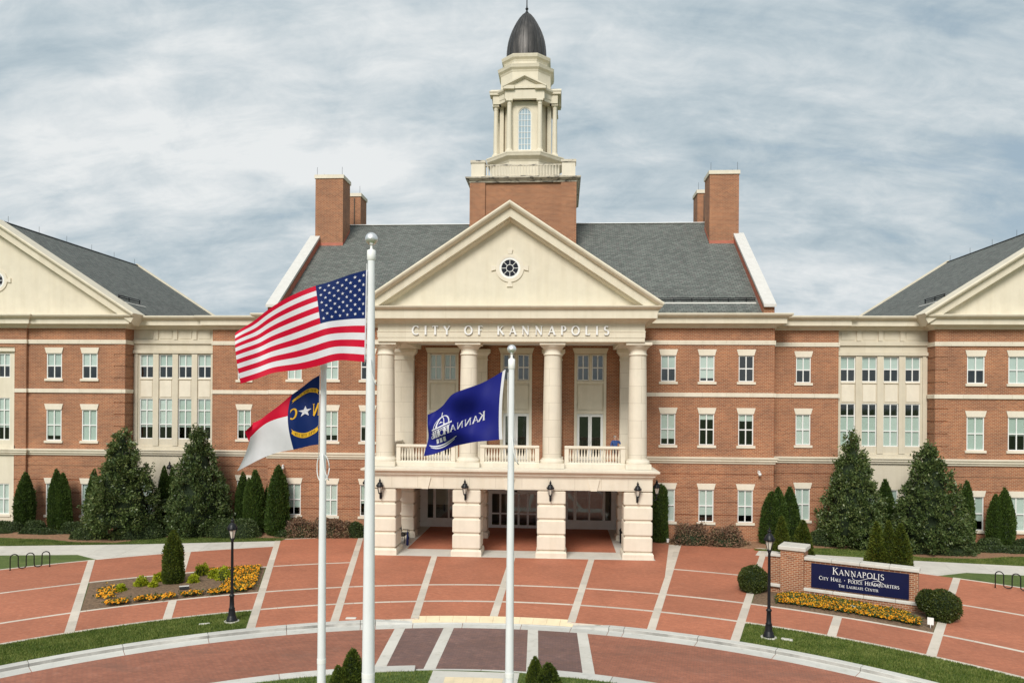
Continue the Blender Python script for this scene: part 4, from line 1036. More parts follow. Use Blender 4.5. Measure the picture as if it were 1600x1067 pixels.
# porch floor
m = M(); m.box(-8.3, 8.3, YF, 3.9, -0.1, -0.002); pf = m.build('porch_floor', 'concrete', CH)
for x0, x1 in ((-6.2, -3.4), (-1.4, 1.4), (3.4, 6.2)): pass
m = M(); m.box(-6.25, 6.25, -4.2, 3.88, -0.05, 0.003); m.build('floor_panel', 'plaza_red', pf)
for i in range(7):
    x = -8.2 + 16.4*i/7; q = M(); q.box(x+0.006, x+16.4/7-0.006, YF+0.01, -4.22, -0.05, 0.004); q.build('slab', 'concrete', pf)
# balustrades
bp = M(); bp.lathe([(0.045, 0), (0.05, 0.03), (0.034, 0.06), (0.034, 0.09), (0.062, 0.24), (0.066, 0.32), (0.05, 0.44), (0.030, 0.60), (0.036, 0.68), (0.05, 0.70), (0.045, 0.78)], (0, 0, 0), 10)
bal_mesh = bp.mesh('baluster', 'stone_plain')
def balustrade(p0, p1, n):
    v0, v1 = Vector((*p0, 0)), Vector((*p1, 0)); d = (v1-v0).normalized()
    m = M(); fn = hz
    m.sweep([p0, p1], [(-0.13, 5.08), (0.13, 5.08), (0.13, 5.32), (0.10, 5.40), (-0.10, 5.40), (-0.13, 5.32)], hz)
    m.sweep([p0, p1], [(-0.11, 6.18), (0.11, 6.18), (0.15, 6.23), (0.15, 6.32), (0.12, 6.35), (-0.12, 6.35), (-0.15, 6.32), (-0.15, 6.23)], hz)
    for e in (v0 + d*0.12, v1 - d*0.12): m.box(e.x-0.12, e.x+0.12, e.y-0.12, e.y+0.12, 5.40, 6.18)
    o = m.build('balustrade', 'stone_plain', CH)
    for i in range(n):
        p = v0 + d*(0.24+0.09) + (v1-v0-d*(0.48+0.18))*(i/(n-1)); link('baluster', bal_mesh, o, (p.x, p.y, 5.40))
for a, b in zip(PX[:-1], PX[1:]): balustrade((a+0.73, -5.6), (b-0.73, -5.6), 18)
for s in (-1, 1): balustrade((s*7.45, -4.62), (s*7.45, -0.55), 20) if s > 0 else balustrade((s*7.45, -0.55), (s*7.45, -4.62), 20)

# tower ------------------------------------------------------------------------
TY = 10.38
m = M(); m.box(-3.80, 3.80, TY-3.80, TY+3.80, 17.0, 25.1); tb = m.build('tower_base', 'brick', CH)
for sx in (-1, 1):
    for sy in (-1, 1):
        a, b = sorted((sx*2.80, sx*3.95)); c, d = sorted((TY+sy*2.80, TY+sy*3.95)); q = M(); q.box(a, b, c, d, 17.0, 25.1); q.build('corner_pier', 'brick', tb)
q = M(); q.box(-3.97, 3.97, TY-3.97, TY-3.94, 17.0, rz(TY-3.95)+0.35); q.build('flashing', 'flashing', tb)
sq = lambda h: [(-h, TY-h), (h, TY-h), (h, TY+h), (-h, TY+h)]
m = M(); m.sweep(sq(3.95), [(-0.6, 25.1), (0.02, 25.1), (0.04, 25.18), (0.12, 25.24), (0.24, 25.34), (0.30, 25.37), (0.32, 25.46), (0.05, 25.52), (-0.6, 25.52)], hz, True); m.build('tower_cornice', 'stained_stone', CH)
m = M(); m.box(-3.4, 3.4, TY-3.4, TY+3.4, 25.3, 25.5); m.build('tower_deck', 'stained_stone', CH)
tbal = M()
for h, z0, z1 in ((3.80, 25.522, 25.66), (3.78, 26.38, 26.48)): tbal.sweep(sq(h), [(-0.10, z0), (0.0, z0), (0.0, z1), (-0.10, z1)], hz, True)
TB = tbal.build('tower_balustrade', 'stained_stone', CH)
for sx in (-1, 1):
    for sy in (-1, 1):
        a, b = sorted((sx*2.86, sx*3.86)); c, d = sorted((TY+sy*2.86, TY+sy*3.86)); q = M(); q.box(a, b, c, d, 25.52, 26.58); p = q.build('corner_post', 'stone_plain', TB)
        q = M(); q.box(a-0.06, b+0.06, c-0.06, d+0.06, 26.583, 26.78); q.build('post_cap', 'stained_stone', TB)
tp = M(); tp.lathe([(0.04, 0), (0.03, 0.05), (0.055, 0.25), (0.03, 0.6), (0.04, 0.72)], (0, 0, 0), 8); tmesh = tp.mesh('baluster', 'stone_plain')
for i in range(25):
    x = -2.64 + 5.28*i/24
    for p in ((x, TY-3.74), (x, TY+3.74), (-3.74, TY+x), (3.74, TY+x)): link('baluster', tmesh, TB, (p[0], p[1], 25.66))
def octo(r, h): return [(-h, TY-r), (h, TY-r), (r, TY-h), (r, TY+h), (h, TY+r), (-h, TY+r), (-r, TY+h), (-r, TY-h)]
m = M(); m.poly(octo(2.62, 1.09), 25.4, 27.3); ls = m.build('lantern_base', 'cream_plain', CH)
m = M(); m.sweep(octo(2.62, 1.09), [(-0.6, 27.1), (0.02, 27.1), (0.06, 27.22), (0.18, 27.32), (0.30, 27.40), (0.34, 27.44), (0.38, 27.60), (0.41, 27.66), (0.40, 27.74), (-0.2, 27.86), (-0.6, 27.88)], hz, True); m.poly(octo(2.2, 0.95), 27.7, 27.89); m.build('lantern_ledge', 'cream_plain', CH)
m = M(); m.lathe([(1.78, 27.88), (1.78, 32.3)], (0, TY, 0), 48); lb = m.build('lantern_drum', 'cream_plain', CH)
# the four flat bays with round-headed windows
def arch_pts(w, z0, z1, n=12):
    r = w/2; return [(-r, z0), (r, z0)] + [(r*math.cos(math.pi*i/n), z1-r+r*math.sin(math.pi*i/n)) for i in range(n+1)]
def facing(k):
    c, s_ = [(0,-1),(1,0),(0,1),(-1,0)][k], None
    ax, ay = c
    return lambda p, d: (-ay*p[0] + ax*d, TY + ax*p[0] + ay*d, p[1])
for k in range(4):
    F = facing(k)
    m = M(); ap = arch_pts(1.0, 28.14, 31.41)
    # bay wall with an arched opening: left, right, top pieces
    for a, b in ((-1.0, -0.5), (0.5, 1.0)): m.prism([(a, 27.88), (b, 27.88), (b, 32.0), (a, 32.0)], 1.7, 2.0, F)
    m.prism([(-0.5, 27.88), (0.5, 27.88), (0.5, 28.14), (-0.5, 28.14)], 1.7, 2.0, F)
    arc = [(0.5*math.cos(math.pi*i/12), 30.91+0.5*math.sin(math.pi*i/12)) for i in range(13)]
    for (p, q_) in zip(arc[:-1], arc[1:]): m.prism([p, (p[0], 32.0), (q_[0], 32.0), q_], 1.7, 2.0, F)
    bay = m.build('lantern_bay', 'cream_plain', CH)
    m = M(); ring_o = ap; n = len(ap); inn = [(x*0.9, 28.14+0.05+(z-28.14)*0.965) for x, z in ap]
    for i in range(n): j = (i+1) % n; m.prism([ap[i], ap[j], inn[j], inn[i]], 1.86, 1.95, F)
    for x in (-0.225, 0.0, 0.225): m.prism([(x-0.017, 28.16), (x+0.017, 28.16), (x+0.017, 31.38-abs(x)*0.25), (x-0.017, 31.38-abs(x)*0.25)], 1.88, 1.93, F)
    for i in range(1, 7): z = 28.14 + 0.462*i; m.prism([(-0.46, z-0.017), (0.46, z-0.017), (0.46, z+0.017), (-0.46, z+0.017)], 1.885, 1.925, F)
    wnd = m.build('arched_window', 'white_paint', CH)
    m = M(); m.add([F(p, 1.90) for p in inn], [tuple(range(n))]); m.build('pane', 'lantern_glass', wnd)
    # pediment over the bay
    m = M(); m.prism([(-1.55, 32.80), (1.55, 32.80), (0, 33.52)], 1.6, 2.52, F)
    pg = m.build('small_pediment', 'cream_plain', CH)
    m = M(); sgn = lambda p, o: F(p, o)
    m.sweep([(-1.68, 32.80), (0, 33.62), (1.68, 32.80)], [(0, 1.5), (0, 2.78), (0.10, 2.78), (0.13, 2.66), (0.20, 2.62), (0.20, 1.5)], sgn); m.build('raking_cornice', 'cream_plain', pg)
    m = M(); m.prism([(-1.50, 31.87), (1.50, 31.87), (1.50, 32.56), (-1.50, 32.56)], 1.9, 2.50, F); m.prism([(-1.62, 32.56), (-0.78, 32.56), (-0.78, 32.82), (-1.62, 32.82)], 1.9, 2.74, F); m.prism([(0.78, 32.56), (1.62, 32.56), (1.62, 32.82), (0.78, 32.82)], 1.9, 2.74, F); m.prism([(-0.78, 32.62), (0.78, 32.62), (0.78, 32.80), (-0.78, 32.80)], 1.9, 2.60, F)
    m.build('entablature', 'cream_plain', CH)
    for x in (-1.16, 1.16):
        bx = F((x, 0), 2.28); m = M(); m.lathe([(0.20, 28.1), (0.195, 29.0), (0.165, 31.5)], (bx[0], bx[1], 0), 16); c = m.build('column', 'cream_plain', CH)
        q = M(); q.box(bx[0]-0.26, bx[0]+0.26, bx[1]-0.26, bx[1]+0.26, 27.86, 27.98); q.lathe([(0.25, 27.98), (0.25, 28.06), (0.21, 28.12)], (bx[0], bx[1], 0), 16); q.build('base', 'cream_plain', c)
        q = M(); q.lathe([(0.165, 31.48), (0.19, 31.50), (0.17, 31.56), (0.17, 31.66), (0.23, 31.74)], (bx[0], bx[1], 0), 16); q.box(bx[0]-0.25, bx[0]+0.25, bx[1]-0.25, bx[1]+0.25, 31.74, 31.868); q.build('capital', 'cream_plain', c)

m = M(); m.sweep(octo(2.18, 1.30), [(-0.8, 31.87), (0.0, 31.87), (0.0, 32.10), (0.03, 32.11), (0.03, 32.5), (0.12, 32.56), (0.22, 32.66), (0.25, 32.78), (-0.8, 32.86)], hz, True); m.build('entablature', 'cream_plain', CH)
m = M(); m.poly(octo(1.93, 0.98), 32.4, 34.35); m.sweep(octo(1.93, 0.98), [(-0.4, 34.2), (0.02, 34.2), (0.06, 34.32), (0.16, 34.42), (0.20, 34.46), (0.24, 34.62), (0.26, 34.68), (0.0, 34.80), (-0.4, 34.8)], hz, True); m.build('attic_stage', 'cream_plain', CH)
m = M(); m.poly(octo(1.68, 0.85), 34.6, 35.3); m.sweep(octo(1.68, 0.85), [(-0.4, 35.1), (0.01, 35.1), (0.05, 35.22), (0.14, 35.32), (0.18, 35.36), (0.22, 35.52), (0.23, 35.60), (-0.05, 35.68), (-0.4, 35.68)], hz, True); m.poly(octo(1.4, 0.75), 35.5, 35.70); m.build('attic_stage', 'cream_plain', CH)
dome_prof = [(1.56, 35.6), (1.56, 36.1), (1.545, 36.5), (1.50, 36.9), (1.43, 37.3), (1.32, 37.7), (1.19, 38.05), (1.03, 38.4), (0.83, 38.78), (0.60, 39.15), (0.36, 39.45), (0.16, 39.62), (0.08, 39.68)]
m = M(); m.lathe(dome_prof, (0, TY, 0), 32); dome = m.build('dome', 'dome_copper', CH)
for i in range(24):
    a = 2*math.pi*(i+0.5)/24; q = M(); q.tube([(r*1.004*math.cos(a), TY+r*1.004*math.sin(a), z) for r, z in dome_prof[:-1]], 0.022, 4); q.build('seam', 'dome_copper', dome)
q = M(); q.lathe([(0.12, 39.60), (0.13, 39.72), (0.07, 39.76), (0.07, 39.9), (0.12, 39.94), (0.12, 40.02), (0.06, 40.06), (0.045, 40.3), (0.035, 42.2), (0.02, 42.6)], (0, TY, 0), 12); q.build('finial', 'black_metal', dome)
# ------------------------------------------------------------------ lettering (drawn as strokes with serifs)
TK, TN = 0.15, 0.07
def arc(cx, cy, rx, ry, a0, a1, n=16):
    out = []
    for i in range(n+1):
        a = R(a0+(a1-a0)*i/n); out.append((cx+rx*math.cos(a), cy+ry*math.sin(a), TN+(TK-TN)*abs(math.cos(a))))
    return out
def st(x0, y0, x1, y1, w=TK): return [(x0, y0, w), (x1, y1, w)]
def serif(x, y, w=0.26): return [(x-w/2, y, 0.045), (x+w/2, y, 0.045)]
def stem(x): return [st(x, 0, x, 1), serif(x, 0.02), serif(x, 0.98)]
GLY = {
 'A': (0.78, [st(0.06,0,0.39,1,TN), st(0.39,1,0.72,0), st(0.18,0.34,0.60,0.34,TN), serif(0.06,0.02,0.2), serif(0.72,0.02)]),
 'C': (0.80, [arc(0.46,0.5,0.39,0.49,48,312), [(0.72,0.86,0.05),(0.73,0.68,0.03)]]),
 'D': (0.84, stem(0.14) + [arc(0.30,0.5,0.46,0.49,-90,90), st(0.14,0.99,0.32,0.99,TN), st(0.14,0.01,0.32,0.01,TN)]),
 'E': (0.58, stem(0.14) + [st(0.14,0.98,0.52,0.98,TN), st(0.14,0.52,0.44,0.52,TN), st(0.14,0.02,0.54,0.02,TN), st(0.52,0.98,0.52,0.84,0.045), st(0.54,0.02,0.54,0.18,0.045)]),
 'F': (0.54, stem(0.14) + [st(0.14,0.98,0.50,0.98,TN), st(0.14,0.52,0.42,0.52,TN), st(0.50,0.98,0.50,0.84,0.045)]),
 'H': (0.86, stem(0.14) + stem(0.72) + [st(0.14,0.52,0.72,0.52,TN)]),
 'I': (0.30, stem(0.15)),
 'K': (0.76, stem(0.14) + [st(0.16,0.48,0.62,0.98,TN), st(0.30,0.60,0.70,0.02), serif(0.62,0.98,0.2), serif(0.70,0.02,0.22)]),
 'L': (0.56, stem(0.14) + [st(0.14,0.02,0.52,0.02,TN), st(0.52,0.02,0.52,0.20,0.045)]),
 'N': (0.88, [st(0.14,0,0.14,1,TN), st(0.12,0.99,0.74,0.0), st(0.74,0,0.74,1,TN), serif(0.14,0.02,0.2), serif(0.74,0.98,0.2), serif(0.08,0.98,0.16)]),
 'O': (0.90, [arc(0.45,0.5,0.39,0.49,0,360,28)]),
 'P': (0.60, stem(0.14) + [arc(0.30,0.73,0.24,0.25,-90,90), st(0.14,0.98,0.32,0.98,TN), st(0.14,0.48,0.32,0.48,TN)]),
 'Q': (0.90, [arc(0.45,0.5,0.39,0.49,0,360,28), [(0.45,0.06,0.10),(0.65,-0.14,0.08),(0.92,-0.20,0.04)]]),
 'R': (0.72, stem(0.14) + [arc(0.30,0.74,0.24,0.24,-90,90), st(0.14,0.98,0.32,0.98,TN), st(0.14,0.50,0.32,0.50,TN), st(0.34,0.50,0.68,0.02), serif(0.68,0.02,0.16)]),
 'S': (0.56, [arc(0.28,0.745,0.19,0.235,35,250,12) + arc(0.28,0.27,0.22,0.25,70,-145,12)]),
 'T': (0.66, [st(0.33,0,0.33,1), serif(0.33,0.02), st(0.03,0.97,0.63,0.97,TN), st(0.03,0.97,0.03,0.83,0.045), st(0.63,0.97,0.63,0.83,0.045)]),
 'U': (0.82, [st(0.14,0.30,0.14,1), arc(0.40,0.30,0.26,0.29,180,360,12), st(0.66,0.30,0.66,1,TN), serif(0.14,0.98), serif(0.66,0.98,0.2)]),
 'Y': (0.74, [st(0.06,1,0.38,0.48), st(0.70,1,0.38,0.48,TN), st(0.38,0.5,0.38,0), serif(0.38,0.02), serif(0.08,0.98,0.2), serif(0.68,0.98,0.18)]),
 ' ': (0.42, []), '.': (0.5, [[(0.25,0.42,0.18),(0.25,0.60,0.18)]]),
 'M': (0.98, [st(0.12,0,0.16,1,TN), st(0.16,1,0.48,0.05), st(0.48,0.05,0.80,1,TN), st(0.80,1,0.84,0), serif(0.12,0.02,0.18), serif(0.84,0.02,0.22)]),
}
for dch, dg in {'1': [st(0.25,0,0.25,1)], '2': [arc(0.25,0.75,0.18,0.23,160,-30,8)+[(0.06,0.02,0.08)], st(0.06,0.03,0.48,0.03,TN)], '7': [st(0.05,0.96,0.48,0.96,TN), st(0.47,0.96,0.18,0,0.12)], '5': [st(0.1,0.96,0.44,0.96,TN), st(0.1,0.96,0.1,0.55,TN), arc(0.22,0.30,0.22,0.28,110,-130,10)], '0': [arc(0.25,0.5,0.20,0.48,0,360,16)]}.items(): GLY[dch] = (0.54, dg)
def ribbon(pts):
    """stroke centre line with widths -> list of quads (2-D)"""
    out = []; L = []; n = len(pts)
    for i in range(n):
        a, b = pts[max(i-1,0)], pts[min(i+1,n-1)]; dx, dy = b[0]-a[0], b[1]-a[1]; l = math.hypot(dx, dy) or 1
        w = pts[i][2]/2; L.append(((pts[i][0]-dy/l*w, pts[i][1]+dx/l*w), (pts[i][0]+dy/l*w, pts[i][1]-dx/l*w)))
    return [(L[i][0], L[i+1][0], L[i+1][1], L[i][1]) for i in range(n-1)]
def densify(s_, k):
    out = []
    for a, b in zip(s_[:-1], s_[1:]): out += [tuple(a[c]+(b[c]-a[c])*i/k for c in range(3)) for i in range(k)]
    return out + [s_[-1]]
def glyph(m, ch, x0, y0, h, fn, d0, d1, mi=0, sx=1.0, wk=1.0, fine=0):
    """adds one letter; fn(x, y, depth) -> 3-D; returns the advance"""
    adv, strokes = GLY[ch]
    for i, s_ in enumerate(strokes):
        e = 0.0004*i
        if fine: s_ = densify(s_, fine)
        for q in ribbon([(p[0], p[1], p[2]*wk) for p in s_]):
            P2 = [(x0+p[0]*h*sx, y0+p[1]*h) for p in q]
            if d1 is None: m.add([fn(p[0], p[1], d0-e) for p in P2], [(0,1,2,3)], mi)
            else:
                vs = [fn(p[0], p[1], d0-e) for p in P2] + [fn(p[0], p[1], d1) for p in P2]
                m.add(vs, [(0,1,2,3),(0,4,5,1),(1,5,6,2),(2,6,7,3),(3,7,4,0)], mi)
    return adv*h*sx
def text_width(t, h, track, small=1.0):
    return sum(GLY[c][0]*(h if big else h*small)+track for c, big in caps(t))
def caps(t):
    """upper-case letters at full size, lower-case ones as small capitals"""
    return [(c.upper(), not c.islower()) for c in t]
# name over the portico: each letter is a piece of the entablature
T = 'CITY OF KANNAPOLIS'; hgt = 0.50; W = 11.22
base_w = text_width(T, hgt, 0); track = (W-base_w)/(len(T)-1); x = -5.62
for ch in T:
    m = M(); adv = glyph(m, ch, x, 12.66, hgt, lambda a, b, d: (a, YP-d, b), 0.115, 0.055, wk=1.35)
    if ch != ' ':
        m.build('letter', 'letter_metal', frieze)
    x += adv + track

# ------------------------------------------------------------------ flagpoles and flags
def flagpole(x, y, h, r0, r1, ball, label, cleat_z):
    t = thing('flagpole', label, 'flagpole', (x, y, 0), 0, 'white flagpoles on the island')
    m = M(); m.lathe([(r0*1.9, 0), (r0*1.9, 0.10), (r0*1.25, 0.22), (r0*1.02, 0.3)], (0,0,-0.012), 24); m.build('base_collar', 'pole_white', t)
    m = M(); m.lathe([(r0, 0.0), (r0, h*0.36), (r0*0.985, h*0.362), (r1+(r0-r1)*0.45, h*0.72), (r1, h)], (0,0,0), 24); m.build('pole', 'pole_white', t)
    m = M(); m.lathe([(r0*1.012, 4.16), (r0*1.012, 4.24)], (0,0,0), 24); m.build('joint_ring', 'white_trim', t)
    m = M(); m.lathe([(r1*1.05, h), (r1*1.25, h+0.02), (r1*1.25, h+0.17), (r1*0.5, h+0.19), (0.02, h+0.2), (0.02, h+0.28)], (0,0,0), 20); m.build('truck', 'white_trim', t)
    m = M(); m.lathe([(max(0.004, ball*math.sin(math.pi*i/12)), h+0.26+ball-ball*math.cos(math.pi*i/12)) for i in range(13)], (0,0,0), 24); m.build('ball', 'silver', t)
    m = M(); k = r0+0.012
    m.tube([(-r1-0.012, -0.02, h-0.05), (-r0*0.8-0.008, -0.03, cleat_z)], 0.004, 5)
    m.tube([(0.02, -r0-0.01, cleat_z+0.1), (0.05, -r0-0.02, cleat_z-0.15), (0.10, -r0-0.01, cleat_z-0.30), (0.13, -r0+0.01, cleat_z-0.36)], 0.010, 6)
    m.build('halyard', 'rope', t)
    return t
flagpole(-0.24, -36.2, 11.13, 0.108, 0.058, 0.105, 'tallest white flagpole with silver ball, flying the stars and stripes', 9.4)
p2_ = flagpole(2.115, -36.0, 9.33, 0.076, 0.047, 0.078, 'white flagpole with silver ball flying the royal blue city flag', 8.1)
flagpole(-1.235, -35.6, 9.33, 0.077, 0.05, 0.078, 'white flagpole whose top is hidden behind the large striped flag', 7.75)
for cx_, cy_, cz_ in ((-1.235, -35.6, 7.62),):
    pass
q = M(); q.tube([(-1.235+0.11*math.cos(a), -35.6+0.02-0.11*abs(math.sin(a))*0.4, 7.62+0.25*math.sin(a) - 0.02) for a in [2*math.pi*i/24 for i in range(25)]], 0.010, 5)
lo = q.build('rope_loop', 'rope'); tag(lo, 'white rope loop hanging on the pole below the red, white and blue state flag', 'rope')

def spline(pts, n):
    P = np.array(pts, float); k = len(P); t = np.linspace(0, k-1, n); out = []
    for u in t:
        i = min(int(u), k-2); f = u-i; p0, p1, p2, p3 = P[max(i-1,0)], P[i], P[i+1], P[min(i+2,k-1)]
        out.append(0.5*((2*p1)+(-p0+p2)*f+(2*p0-5*p1+4*p2-p3)*f*f+(-p0+3*p1-3*p2+p3)*f**3))
    return np.array(out)
class Flag:
    def __init__(s, top, mid, bot, y, wave, n=121):
        s.t, s.m, s.b = spline(top, n), spline(mid, n), spline(bot, n); s.n = n; s.y = y; s.wave = wave
    def at(s, u, v, off=0.0):
        f = min(max(u, 0), 1)*(s.n-1); i = min(int(f), s.n-2); f -= i
        T_, M_, B_ = (a[i]*(1-f)+a[i+1]*f for a in (s.t, s.m, s.b))
        v = min(max(v, 0), 1)
        l0, l1, l2 = 2*(v-0.5)*(v-1), -4*v*(v-1), 2*v*(v-0.5)
        p = T_*l0 + M_*l1 + B_*l2
        return (p[0], s.y + s.wave(u, v) + off, p[1])
    def sheet(s, m, u0, u1, v0, v1, mi, nu=60, nv=4):
        vs = [s.at(u0+(u1-u0)*i/nu, v0+(v1-v0)*j/nv) for i in range(nu+1) for j in range(nv+1)]
        m.add(vs, [(i*(nv+1)+j, (i+1)*(nv+1)+j, (i+1)*(nv+1)+j+1, i*(nv+1)+j+1) for i in range(nu) for j in range(nv)], mi, True)
def weld(o):
    bm = bmesh.new(); bm.from_mesh(o.data); bmesh.ops.remove_doubles(bm, verts=bm.verts, dist=0.0004); bmesh.ops.recalc_face_normals(bm, faces=bm.faces); bm.to_mesh(o.data); bm.free()
OFF = 0.011
def both(m, fl, quad, mi=0, off=OFF):
    for o_ in (-off, off): m.add([fl.at(p[0], p[1], o_) for p in quad], [tuple(range(len(quad)))], mi)

# national flag
us = Flag([(-0.300,10.963),(-0.622,10.889),(-0.949,10.771),(-1.255,10.654),(-1.660,10.460),(-2.101,10.244),(-2.376,10.049),(-2.542,9.908)],
          [(-0.310,10.215),(-0.60,10.205),(-0.86,10.16),(-1.15,10.075),(-1.56,9.945),(-2.00,9.80),(-2.25,9.68),(-2.475,9.555)],
          [(-0.320,9.429),(-0.557,9.450),(-0.753,9.449),(-1.048,9.372),(-1.432,9.306),(-1.872,9.250),(-2.170,9.140),(-2.380,9.052)], -36.26,
          lambda u, v: 0.11*math.sin(u*9.5+v*1.6)*min(1, u*3) + 0.045*math.sin(u*19-v*2.5)*u)
m = M()
for i in range(13): us.sheet(m, 0.385 if i < 7 else 0.0, 1.0, i/13, (i+1)/13, i % 2, 60, 2)
us.sheet(m, 0.0, 0.385, 0, 7/13, 2, 24, 12); us.sheet(m, -0.0001, 0.0, 0, 1, 1, 1, 2)
fo = m.build('striped_flag', ['flag_red', 'flag_white', 'flag_blue']); weld(fo)
tag(fo, 'large red and white striped flag with starred blue canton, flying left from the tallest pole', 'flag', 'flags on the three poles')
sm_ = M()
for r in range(9):
    for c in range(6 if r % 2 == 0 else 5):
        uc = 0.385*((c*2+1 + (r % 2))/12); vc = 7/13*((r+1)/10)
        pts = []
        for k in range(10):
            a = math.pi/2 + k*math.pi/5; rr = 0.0205 if k % 2 == 0 else 0.0082
            pts.append((uc + rr*math.cos(a)*0.66, vc - rr*math.sin(a)*1.05))
        for o_ in (-OFF, OFF):
            c0 = us.at(uc, vc, o_); ring_ = [us.at(p[0], p[1], o_) for p in pts]
            sm_.add([c0]+ring_, [(0, i+1, (i+1) % 10+1) for i in range(10)])
sm_.build('stars', 'flag_white', fo)
m = M(); m.tube([us.at(0.0, v/10) for v in range(11)], 0.012, 6); m.build('heading', 'flag_white', fo)

# state flag
nc = Flag([(-1.299,9.233),(-1.471,9.142),(-1.643,9.016),(-1.804,8.879),(-1.987,8.708),(-2.218,8.548),(-2.391,8.444),(-2.553,8.375)],
          [(-1.295,8.623),(-1.48,8.595),(-1.66,8.56),(-1.835,8.506),(-2.05,8.45),(-2.26,8.37),(-2.42,8.26),(-2.535,8.125)],
          [(-1.302,8.013),(-1.462,7.989),(-1.60,7.95),(-1.752,7.918),(-2.10,7.850),(-2.42,7.73),(-2.62,7.62),(-2.780,7.520)], -35.62,
          lambda u, v: 0.10*math.sin(u*8.0+v*2.2)*min(1, u*3) + 0.08*math.sin(v*5.2+u*3)*u)
m = M(); cu = 0.42
nc.sheet(m, 0, cu, 0, 1, 2, 24, 16); nc.sheet(m, cu, 1, 0, 0.5, 0, 36, 8); nc.sheet(m, cu, 1, 0.5, 1, 1, 36, 8)
# the red fly corner is turned back behind the flag
fo = m.build('state_flag', ['flag_red', 'flag_white', 'flag_blue']); weld(fo)
tag(fo, 'state flag with blue hoist, reversed N and C, star, red and white bars', 'flag', 'flags on the three poles')
m = M(); r_ = []
for i in range(9):
    a = nc.at(0.62+0.38*i/8, 0.02 if i < 8 else 0.05); r_.append(a)
vs = []
for i, a in enumerate(r_):
    t = i/8; vs += [(a[0], a[1]+0.03, a[2]), (a[0]-0.02-0.16*t, a[1]+0.09, a[2]-0.05-0.10*t), (a[0]-0.02-0.10*t, a[1]+0.14, a[2]-0.12-0.22*t)]
m.add(vs, [(i*3+j, (i+1)*3+j, (i+1)*3+j+1, i*3+j+1) for i in range(8) for j in range(2)], 0, True); m.build('turned_fly', 'flag_red', fo)
m = M(); pts = []
for k in range(10):
    a = math.pi/2 + k*math.pi/5; rr = 0.105 if k % 2 == 0 else 0.042; pts.append((0.205+rr*math.cos(a)*0.84, 0.49-rr*math.sin(a)*0.86))
for o_ in (-OFF, OFF):
    rg = [nc.at(p[0], p[1], o_) for p in pts]; m.add([nc.at(0.205, 0.49, o_)]+rg, [(0, i+1, (i+1) % 10+1) for i in range(10)])
m.build('star', 'flag_white', fo)
m = M(); 
for ch, u0 in (('N', 0.012), ('C', 0.305)):
    for o_ in (-OFF, OFF): glyph(m, ch, u0, 0, 0.175, lambda a, b, d: nc.at(a, 0.575-(b)*1.0, o_), 0, None, sx=0.62, wk=1.4, fine=3)
m.build('gold_letters', 'flag_gold', fo)
for up, txt in ((True, 'MAY 20TH 1775'), (False, 'APRIL 12TH 1776')):
    m = M(); K = 14
    vv = lambda t: (0.215 - 0.060*math.sin(math.pi*t)) if up else (0.785 + 0.060*math.sin(math.pi*t))
    for i in range(K):
        t0, t1 = i/K, (i+1)/K
        both(m, nc, [(0.05+0.31*t0, vv(t0)-0.034), (0.05+0.31*t1, vv(t1)-0.034), (0.05+0.31*t1, vv(t1)+0.034), (0.05+0.31*t0, vv(t0)+0.034)], 0, OFF*0.7)
    for e, t in ((0.0, 0), (0.42, 1)):
        u0 = 0.05+0.31*t; du = -0.03 if t == 0 else 0.03; dv = 0.035 if up else -0.035
        both(m, nc, [(u0, vv(t)-0.034), (u0+du, vv(t)-0.034+dv), (u0+du*0.4, vv(t)+dv), (u0+du, vv(t)+0.034+dv), (u0, vv(t)+0.034)], 0, OFF*0.7)
    rb = m.build('gold_scroll', 'flag_gold', fo)
    m = M(); w_ = text_width(txt.replace('6', '0'), 1, 0.1); x = 0
    for ch in txt.replace('6', '0'):
        t = (x/w_)*0.9+0.05
        for o_ in (-OFF*1.3, OFF*1.3): glyph(m, ch, 0, 0, 0.042, lambda a, b, d, t=t: nc.at(0.05+0.31*t+a, vv(t+a/0.31)+0.021-b, o_), 0, None, sx=0.50)
        x += GLY[ch][0]+0.1
    m.build('scroll_text', 'flag_ink', rb)

# city flag
cf = Flag([(2.014,9.331),(1.798,9.201),(1.561,9.081),(1.311,8.982),(1.127,8.894),(0.965,8.731),(0.823,8.632),(0.671,8.555)],
          [(1.958,8.738),(1.757,8.67),(1.53,8.585),(1.30,8.495),(1.11,8.41),(0.93,8.325),(0.78,8.26),(0.685,8.215)],
          [(1.968,8.156),(1.752,8.132),(1.535,8.108),(1.318,8.063),(1.134,8.018),(0.970,7.951),(0.807,7.895),(0.643,7.860)], -36.0,
          lambda u, v: 0.11*math.sin(u*8.2-v*2.6+0.6)*min(1, u*3) + 0.06*math.sin((u*0.9+v)*9.5)*min(1, u*2.5))
m = M(); cf.sheet(m, 0, 0.045, 0, 1, 1, 3, 20); cf.sheet(m, 0.045, 1, 0, 1, 0, 60, 20)
fo = m.build('city_flag', ['flag_royal', 'flag_white']); weld(fo)
tag(fo, 'royal blue city flag with white cupola emblem and reversed lettering', 'flag', 'flags on the three poles')
x = 0.20
for ch in 'KANNAPOLIS':
    m = M()
    for o_ in (-OFF, OFF): glyph(m, ch, x, 0, 0.15 if ch == 'K' and x < 0.21 else 0.125, lambda a, b, d: cf.at(a, 0.655-b, o_), 0, None, sx=0.66, wk=1.15, fine=3)
    x += GLY[ch][0]*0.125*0.66 + 0.011
    m.build('flag_letter', 'flag_white', fo)
m = M()
def em(pts, w):
    """emblem stroke in flag coordinates around the cupola"""
    for q in ribbon(densify([(p[0], p[1], w if len(p) < 3 else p[2]) for p in pts], 6 if len(pts) < 4 else 1)): both(m, cf, q)
uc = 0.715
em([(uc, 0.16), (uc, 0.27)], 0.014)
